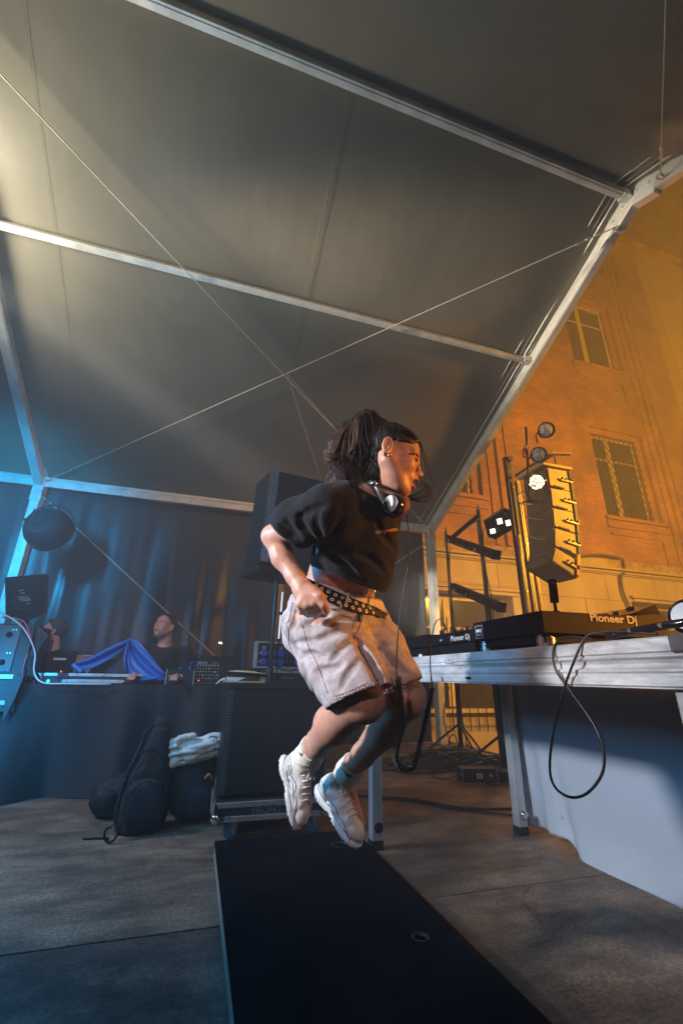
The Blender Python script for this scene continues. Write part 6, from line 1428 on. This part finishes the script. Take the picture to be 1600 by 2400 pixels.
sock('sock', [(A(830,1792,1.505), .0445), (A(816,1812,1.53), .042), (A(800,1836,1.545), .040), (A(790,1852,1.54), .038)], [(801,1798,.5),(805,1806,1.6),(811,1815,2.6),(818,1820,3.0),(823,1819,2.2),(826,1812,.6)])

# ---- headphones round her neck
hpn = thing('headphones', 'black headphones with grey blue cup worn round the jumping woman\'s neck', 'headphones', tuple(A(905,1170,1.24)))
M_hb = mat('slate headband', (.10,.15,.20), .3, metal=.3); M_pad = mat('dark red ear pad', (.16,.05,.045), .6, bump=.3, bscale=90)
ca = V(A(916,1182,1.215)); ax = (-CF*.62+CR*-.68+CU*.25).normalized()
MB().lathe(ca, ax, [(-.022,.024),(-.018,.030),(-.005,.031),(.0,.029),(.003,.025)], 32).build('ear_cup', M_gloss, hpn, smooth='auto')
MB().lathe(ca+ax*.003, ax, [(0,.026),(.002,.0255),(.003,.0)], 28).build('cup_plate', mat('pale blue cup plate', (.40,.50,.56), .3), hpn, smooth='auto')
MB().lathe(ca-ax*.022, ax, [(-.014,.022),(-.012,.032),(0,.035),(.004,.030)], 32).build('ear_pad', M_pad, hpn, smooth=True)
cb_ = V(A(938,1178,1.275)); MB().lathe(cb_, (ax*.6+CR*.7).normalized(), [(-.02,.020),(-.016,.031),(.008,.031),(.012,.022)], 28).build('ear_cup', M_pad, hpn, smooth=True)
bp_ = [A(912,1200,1.20), A(903,1183,1.195), A(892,1163,1.195), A(882,1143,1.205), A(875,1132,1.22), A(862,1132,1.27), A(862,1140,1.34), A(885,1150,1.39), A(920,1165,1.37), A(938,1178,1.30)]
MB().tube(smooth_path(bp_, 6), .0058, 8).build('headband', M_hb, hpn, smooth=True)
MB().lathe(A(876,1134,1.205), -CF, [(-.006,.005),(0,.0085),(.005,.0075),(.008,.003)], 16).build('hinge_ball', M_chrome, hpn, smooth=True)
MB().box((-.006,-.012,-.004), (.006,.012,.004), frameM(A(903,1186,1.188), CR, CU*.8-CR*.5)).build('slider', M_chrome, hpn, bevel=.001)
# cord: straight, ring, coil, up to the player
co = [A(952,1205,1.24), A(957,1250,1.22), A(956,1320,1.20), A(944,1400,1.18), A(933,1480,1.16), A(929,1560,1.15), A(930,1590,1.15)]
cd_ = MB().tube(smooth_path(co, 8), .0019, 6).build('headphone_cord', M_cbl, smooth=True); tag(cd_, 'thin black headphone cord with a coiled middle looping past her knees to the player', 'cord')
rg = A(934,1592,1.15); MB().tube([rg+(CR*math.cos(g)+CU*math.sin(g))*.006 for g in [2*PI*i/16 for i in range(17)]], .0012, 6).build('cord_ring', M_cbl, cd_, smooth=True)
cc = smooth_path([A(932,1592,1.15), A(940,1650,1.15), A(943,1700,1.16), A(931,1745,1.17), A(927,1780,1.18), A(940,1800,1.19), A(958,1803,1.20), A(972,1790,1.22), A(984,1745,1.24), A(997,1690,1.27), A(1008,1640,1.29), A(1013,1612,1.30)], 16)
ls_ = [0]
for a_, b_ in zip(cc, cc[1:]): ls_.append(ls_[-1]+(b_-a_).length)
def along(s_):
    i = max(0, min(len(cc)-2, int(np.searchsorted(ls_, s_))-1)); f_ = (s_-ls_[i])/max(1e-6, ls_[i+1]-ls_[i]); return cc[i].lerp(cc[i+1], f_), (cc[i+1]-cc[i]).normalized()
tot = ls_[-1]; turns = int(tot/.0058); hp2 = []
for i in range(turns*9+1):
    s_ = tot*i/(turns*9); p, t_ = along(s_); n1 = (CF-t_*CF.dot(t_)).normalized(); n2 = t_.cross(n1); g = 2*PI*i/9; hp2.append(p+(n1*math.cos(g)+n2*math.sin(g))*.0062)
MB().tube(hp2, .0022, 5).build('coil', M_cbl, cd_, smooth=True)
MB().tube(smooth_path([A(1013,1612,1.30), A(1008,1560,1.34), A(1010,1510,1.42), A(1018,1465,1.5), A(1028,1452,1.6), A(1038,1456,1.72), A(1043,1470,1.85)], 8), .0019, 6).build('upper_cord', M_cbl, cd_, smooth=True)
MB().tube([A(1041,1464,1.82), A(1044,1476,1.88)], .004, 8).build('plug_sleeve', M_cbl, cd_)

# ================================================================== THE TWO TECHNICIANS
def seated(nm, label, hc_, fwd, turn, skin, hairm, shirtm, glasses, s=1.0, tiltup=.25, lean=0.0):
    p = thing(nm, label, 'person', (hc_.x, hc_.y, 0)); fw = V(fwd).normalized(); hip = V((hc_.x-fw.x*.05, hc_.y-fw.y*.05+.10, .50))
    lf = V((0,0,1)).cross(V((fw.x,fw.y,0))).normalized(); bf = (V((0,-1,0))*(1-turn)+V((fw.x,fw.y,0))*turn).normalized(); bl2 = V((0,0,1)).cross(bf)
    nb = V((hc_.x, hc_.y, hc_.z))-V((fw.x,fw.y,0))*.05+V((0,0,-.17)); sh_l, sh_r = nb+bl2*.19+V((0,0,-.07)), nb-bl2*.19+V((0,0,-.07))
    F_ = Field((hc_.x-.55,hc_.y-.62,-.01), (hc_.x+.55,hc_.y+.45,hc_.z+.22), .0095, (tuple(hc_-V((.13,.14,.17))), tuple(hc_+V((.13,.14,.16))), .0036))
    F_.chain([(hip, .13), (hip.lerp(nb,.5), .115), (nb-V((0,0,.12)), .12)], .05)
    for sh in (sh_l, sh_r): F_.cone(nb-V((0,0,.05)), sh, .06, .05, .05)
    F_.cone(nb-V((0,0,.06)), hc_-V((fw.x,fw.y,0))*.02-V((0,0,.05)), .060, .058, .03)
    knees = [hip+bf*.30+bl2*.12*q+V((0,0,.0)) for q in (1,-1)]
    for q, kn in zip((1,-1), knees):
        F_.cone(hip+bl2*.09*q, kn, .085, .055, .04); ft = V((kn.x,kn.y,.06)); F_.cone(kn, ft, .052, .038, .02); F_.cone(ft, ft+bf*.06-V((0,0,.025)), .038, .03, .02)
    for q, sh in zip((1,-1), (sh_l, sh_r)):
        el = sh+V((0,0,-.25))-bf*.02+bl2*.04*q; wr = el+bf*.22+V((0,0,.06))-bl2*.06*q; F_.chain([(sh,.05),(el,.038),(wr,.027)], .02); F_.cone(wr, wr+bf*.07, .028, .032, .012, ((0,0,1), 1.5))
        for k in range(4): b_ = wr+bf*.085+bl2*(.027-.018*k); F_.chain([(b_,.010),(b_+bf*.035-V((0,0,.008)),.0095),(b_+bf*.05-V((0,0,.03)),.009)], .004)
        F_.cone(wr+bf*.03-bl2*.03*q, wr+bf*.08-bl2*.05*q, .012, .010, .008)
    hfd = (fw+V((0,0,tiltup))).normalized(); L_, M_, (a1, a2, a3) = head(F_, hc_, hfd, V((0,0,1)), s, .004)
    F_.mesh('body', skin, p, 1)
    Gh = Field(hc_-V((.14,.15,.16)), hc_+V((.14,.15,.17)), .0042); Gh.ell(L_(-.017,0,.040), (.103*s,.083*s,.0905*s), M_, .01); Gh.ell(L_(.032,0,.046), (.056*s,.066*s,.051*s), M_, .03)
    X, Y, Z = Gh.all(); O_ = L_(0,0,0); lx = (X-O_.x)*a1.x+(Y-O_.y)*a1.y+(Z-O_.z)*a1.z; lz = (X-O_.x)*a3.x+(Y-O_.y)*a3.y+(Z-O_.z)*a3.z
    Gh.D = np.maximum(Gh.D, (np.interp(lx, [-.2,-.025,.0,.02,.045,.06,.10], [-.05,-.045,.014,.040,.064,.082,.12])-lz)*.7); Gh.D += creases(X, Y, Z, .0010, 90, 2); Gh.mesh('hair', hairm, p, 0)
    bs = MB().tube(smooth_path([L_(.088,-.012,.020), L_(.090,-.03,.024), L_(.080,-.048,.021)],4), .0028, 5); bs.tube(smooth_path([L_(.088,.012,.020), L_(.090,.03,.024), L_(.080,.048,.021)],4), .0028, 5)
    bs.build('eyebrows', hairm, p)
    if not glasses:
        m = MB()
        for k in range(240):
            a_ = random.uniform(-1.25,1.25); z_ = random.uniform(-.112,-.050) if abs(a_) > .35 or random.random() < .5 else random.uniform(-.112,-.085); q = L_(.012,0,z_); d = (a1*math.cos(a_)+a2*math.sin(a_)); r = .02
            while r < .13 and F_.at(q+d*r) < 0: r += .003
            m.tube([q+d*r, q+d*(r+.003)-a3*.006], [.0012,.0004], 3, False)
        b0 = m.build('beard', hairm, p); b0['kind'] = 'stuff'
    if glasses:
        m = MB()
        for y in (-1,1): m.tube([L_(.094,y*.032+.022*math.cos(g),.004+.016*math.sin(g)) for g in [2*PI*i/14 for i in range(15)]], .0022, 5).tube([L_(.090,y*.055,.008), L_(.02,y*.078,.012), L_(-.012,y*.080,.006)], .0022, 5)
        m.tube([L_(.097,-.01,.008), L_(.097,.01,.008)], .002, 5); m.build('glasses', M_gloss, p)
    S_ = Field((hc_.x-.5,hc_.y-.5,.42), (hc_.x+.5,hc_.y+.4,hc_.z+.0), .009)
    S_.chain([(hip+V((0,0,.02)), .15), (hip.lerp(nb,.5), .14), (nb-V((0,0,.12)), .138)], .05)
    for q, sh in zip((1,-1), (sh_l, sh_r)): S_.cone(nb-V((0,0,.05)), sh, .068, .066, .05); S_.cone(sh, sh+V((0,0,-.19))+bf*.05+bl2*.03*q, .068, .056, .02)
    X, Y, Z = S_.all(); S_.D += creases(X, Y, Z, .005, 16, 6); S_.cut(nb+bf*.05+V((0,0,.0)), (bf*.45+V((0,0,1))).normalized()); S_.mesh('t_shirt', shirtm, p, 1)
    T_ = Field((hc_.x-.5,hc_.y-.62,.05), (hc_.x+.5,hc_.y+.4,.68), .011)
    T_.ell(hip, (.15,.15,.11), None, .04)
    for q, kn in zip((1,-1), knees): T_.cone(hip+bl2*.09*q, kn, .10, .072, .04); T_.cone(kn, V((kn.x,kn.y,.12)), .070, .056, .02)
    T_.mesh('trousers', M_fab, p, 1)
    st_ = thing('stool', 'dark stool under the '+('grey haired' if glasses else 'dark haired')+' seated technician', 'stool', (hip.x,hip.y,0))
    MB().lathe((hip.x,hip.y,.36), (0,0,1), [(0,.17),(.03,.18),(.045,.16)], 24).build('seat', M_blkm, st_)
    for k in range(4): g = PI/4+k*PI/2; MB().cyl((hip.x+.11*math.cos(g),hip.y+.11*math.sin(g),.36), (hip.x+.18*math.cos(g),hip.y+.18*math.sin(g),.0), .013, 8).build('leg', M_blkm, st_)
    return p, nb, bf, bl2
M_sk1 = mat('older skin', (.46,.27,.22), .5, var=.1, vscale=25); M_sk2 = mat('tanned skin', (.50,.24,.16), .5, var=.1, vscale=25)
M_gh = mat('grey hair', (.045,.047,.05), .8, bump=.4, bscale=150, var=.3, vscale=60); M_dh = mat('short dark hair', (.018,.014,.012), .7, bump=.4, bscale=150)
M_ts = mat('black t-shirt', (.012,.013,.016), .9, spec=.2, sheen=.1)
p1, nb, bf, bl2 = seated('person', 'grey haired man in glasses and black shirt looking up to the left behind the table', A(122,1481,4.18), (-1,-.25,0), .35, M_sk1, M_gh, M_ts, True, 1.0, .20)
pr = AY(140,1545,4.70); MB().box(pr+V((-.05,-.004,-.008)), pr+V((.05,.004,.010)), None).build('shirt_print', M_grey, p1)
seated('person', 'dark haired man in a black t-shirt gazing up behind the blue jacket', A(386,1470,4.08), (-.62,-.80,0), .2, M_sk2, M_dh, M_ts, False, 1.02, .28)
# ---------------- blue jacket tented over the table gear
M_bj = mat('blue nylon jacket', (.012,.13,.50), .45, spec=.5, bump=.2, bscale=40, var=.15, vscale=5)
pk_ = AY(304,1499,4.55)
jk = thing('jacket', 'bright blue jacket hung over the gear like a small tent on the back table', 'jacket', (pk_.x,4.5,TZ))
def sheet(path_top, path_bot, nm, amp=.02, f=5, y0=0):
    tp, bt_ = smooth_path(path_top, 6), smooth_path(path_bot, 6); n = min(len(tp), len(bt_))-1
    def fn(u, v):
        i = min(int(u*n), n-1); f_ = u*n-i; a_ = tp[i].lerp(tp[i+1], f_); b_ = bt_[i].lerp(bt_[i+1], f_); p = a_.lerp(b_, v)
        return p+V((0,-1,.15))*amp*(math.sin(v*f+u*3)+.5*math.sin(v*f*2.3+u*7+1))*(.4+math.sin(PI*v))
    return MB().grid(fn, 50, 24).build(nm, M_bj, jk, smooth=True, solid=.004)
B_ = lambda x, y, Y=4.42: AY(x, y, Y)
sheet([B_(304,1497,4.5), B_(255,1518,4.46), B_(205,1545,4.42), B_(172,1556,4.38)], [B_(304,1510,4.5), B_(265,1540,4.46), B_(220,1565,4.40), B_(190,1574,4.36)], 'sleeve', .022, 6)
MB().tube([B_(171,1558,4.37), B_(192,1575,4.35)], [.02,.02], 10).build('cuff', M_bj, jk, smooth='auto')
sheet([B_(304,1497,4.5), B_(325,1505,4.46), B_(352,1535,4.42), B_(378,1568,4.38), B_(388,1580,4.36)], [B_(303,1499,4.5), B_(297,1540,4.46), B_(305,1575,4.40), B_(325,1598,4.33), B_(352,1598,4.33)], 'back_panel', .026, 7)
sheet([B_(304,1497,4.5), B_(296,1515,4.47), B_(290,1540,4.42), B_(292,1570,4.36)], [B_(304,1500,4.49), B_(302,1530,4.44), B_(306,1565,4.38), B_(320,1598,4.33)], 'front_panel', .02, 5)
MB().box((B_(215,1560,4.6).x,4.56,TZ), (B_(350,1560,4.6).x,4.72,TZ+.20)).build('gear_box', M_case, fc); 
cb2 = thing('card_box', 'small brown cardboard box behind the blue jacket sleeve', 'box', (B_(195,1550,4.72).x,4.74,TZ))
MB().box((B_(178,1550,4.74).x,4.73,TZ), (B_(225,1550,4.74).x,4.84,B_(195,1535,4.74).z)).build('box_body', mat('brown card', (.26,.15,.09), .8), cb2)
for k in range(4): MB().lathe(V((B_(195+5*k,1550,4.72).x,4.722,B_(195,1537,4.72).z)), (0,-1,0), [(0,.008),(.006,.006)], 8).build('pale_knob', M_grey, cb2)

# ---------------- the crumpled sweatshirt on the bags
hcv = V((hc.x, 3.42, hc.z)); W_ = Field(hcv-V((.31,.24,.18)), hcv+V((.31,.24,.18)), .0042)
tl = Matrix.Rotation(R_(-8), 3, 'Y'); TL = [[tl[i][j] for j in range(3)] for i in range(3)]
W_.ell(hcv+V((0,.01,-.055)), (.225,.12,.042), TL, .006); W_.ell(hcv+V((-.03,-.005,-.020)), (.205,.12,.036), TL, .006); W_.ell(hcv+V((.04,-.012,.012)), (.175,.11,.032), TL, .006); W_.ell(hcv+V((-.09,-.02,.010)), (.10,.09,.036), TL, .012); W_.ell(hcv+V((.14,-.01,.040)), (.075,.075,.034), TL, .012); W_.ell(hcv+V((.15,-.05,.045)), (.035,.05,.022), TL, .010, 's')
for pts_, r_ in (([(408,1776),(435,1757),(468,1750),(506,1738)], .012), ([(370,1768),(392,1745),(428,1730),(455,1724)], .014), ([(382,1788),(402,1792),(424,1774),(462,1764),(512,1752)], .013), ([(376,1782),(386,1796),(400,1790)], .012)):
    q_ = [AY(x, y, 3.325) for x, y in [(p.x, p.y) for p in smooth_path([(a_, b_, 0) for a_, b_ in pts_], 3)]]
    for a_, b_ in zip(q_, q_[1:]): W_.cone(a_+V((0,.012,0)), b_+V((0,.012,0)), r_*.8, r_*.8, .02)
X, Y, Z = W_.all(); W_.D += creases(X, Y, Z, .0065, 19, 14, (1,0,.2))+creases(X, Y, Z, .0014, 70, 3)
for pts_ in ([(398,1765),(440,1748),(480,1735)], [(420,1785),(455,1775),(500,1768)], [(385,1772),(410,1752),(440,1742)]):
    q_ = [AY(x, y, 3.325) for x, y in [(p.x, p.y) for p in smooth_path([(a_, b_, 0) for a_, b_ in pts_], 3)]]
    for a_, b_ in zip(q_, q_[1:]): W_.cone(a_, b_, .006, .006, .012, None, 's')
hd = W_.mesh('sweatshirt', M_hood, None, 1); tag(hd, 'crumpled white sweatshirt lying on top of the black bags', 'sweatshirt')

# ------------------------------------------------------------------ haze
hz = MB().box((-14,-9,-2.6), (26,11,23)).build('haze', M_blk)
hm = bpy.data.materials.new('haze air'); hm.use_nodes = True; n_ = hm.node_tree; n_.nodes.remove(n_.nodes['Principled BSDF'])
pv = n_.nodes.new('ShaderNodeVolumePrincipled'); pv.inputs['Density'].default_value = .021; pv.inputs['Color'].default_value = (.9,.9,.9,1)
n_.links.new(pv.outputs[0], n_.nodes['Material Output'].inputs['Volume']); hz.data.materials.clear(); hz.data.materials.append(hm)
hz['kind'] = 'stuff'; hz['label'] = 'thin stage haze hanging in the air'
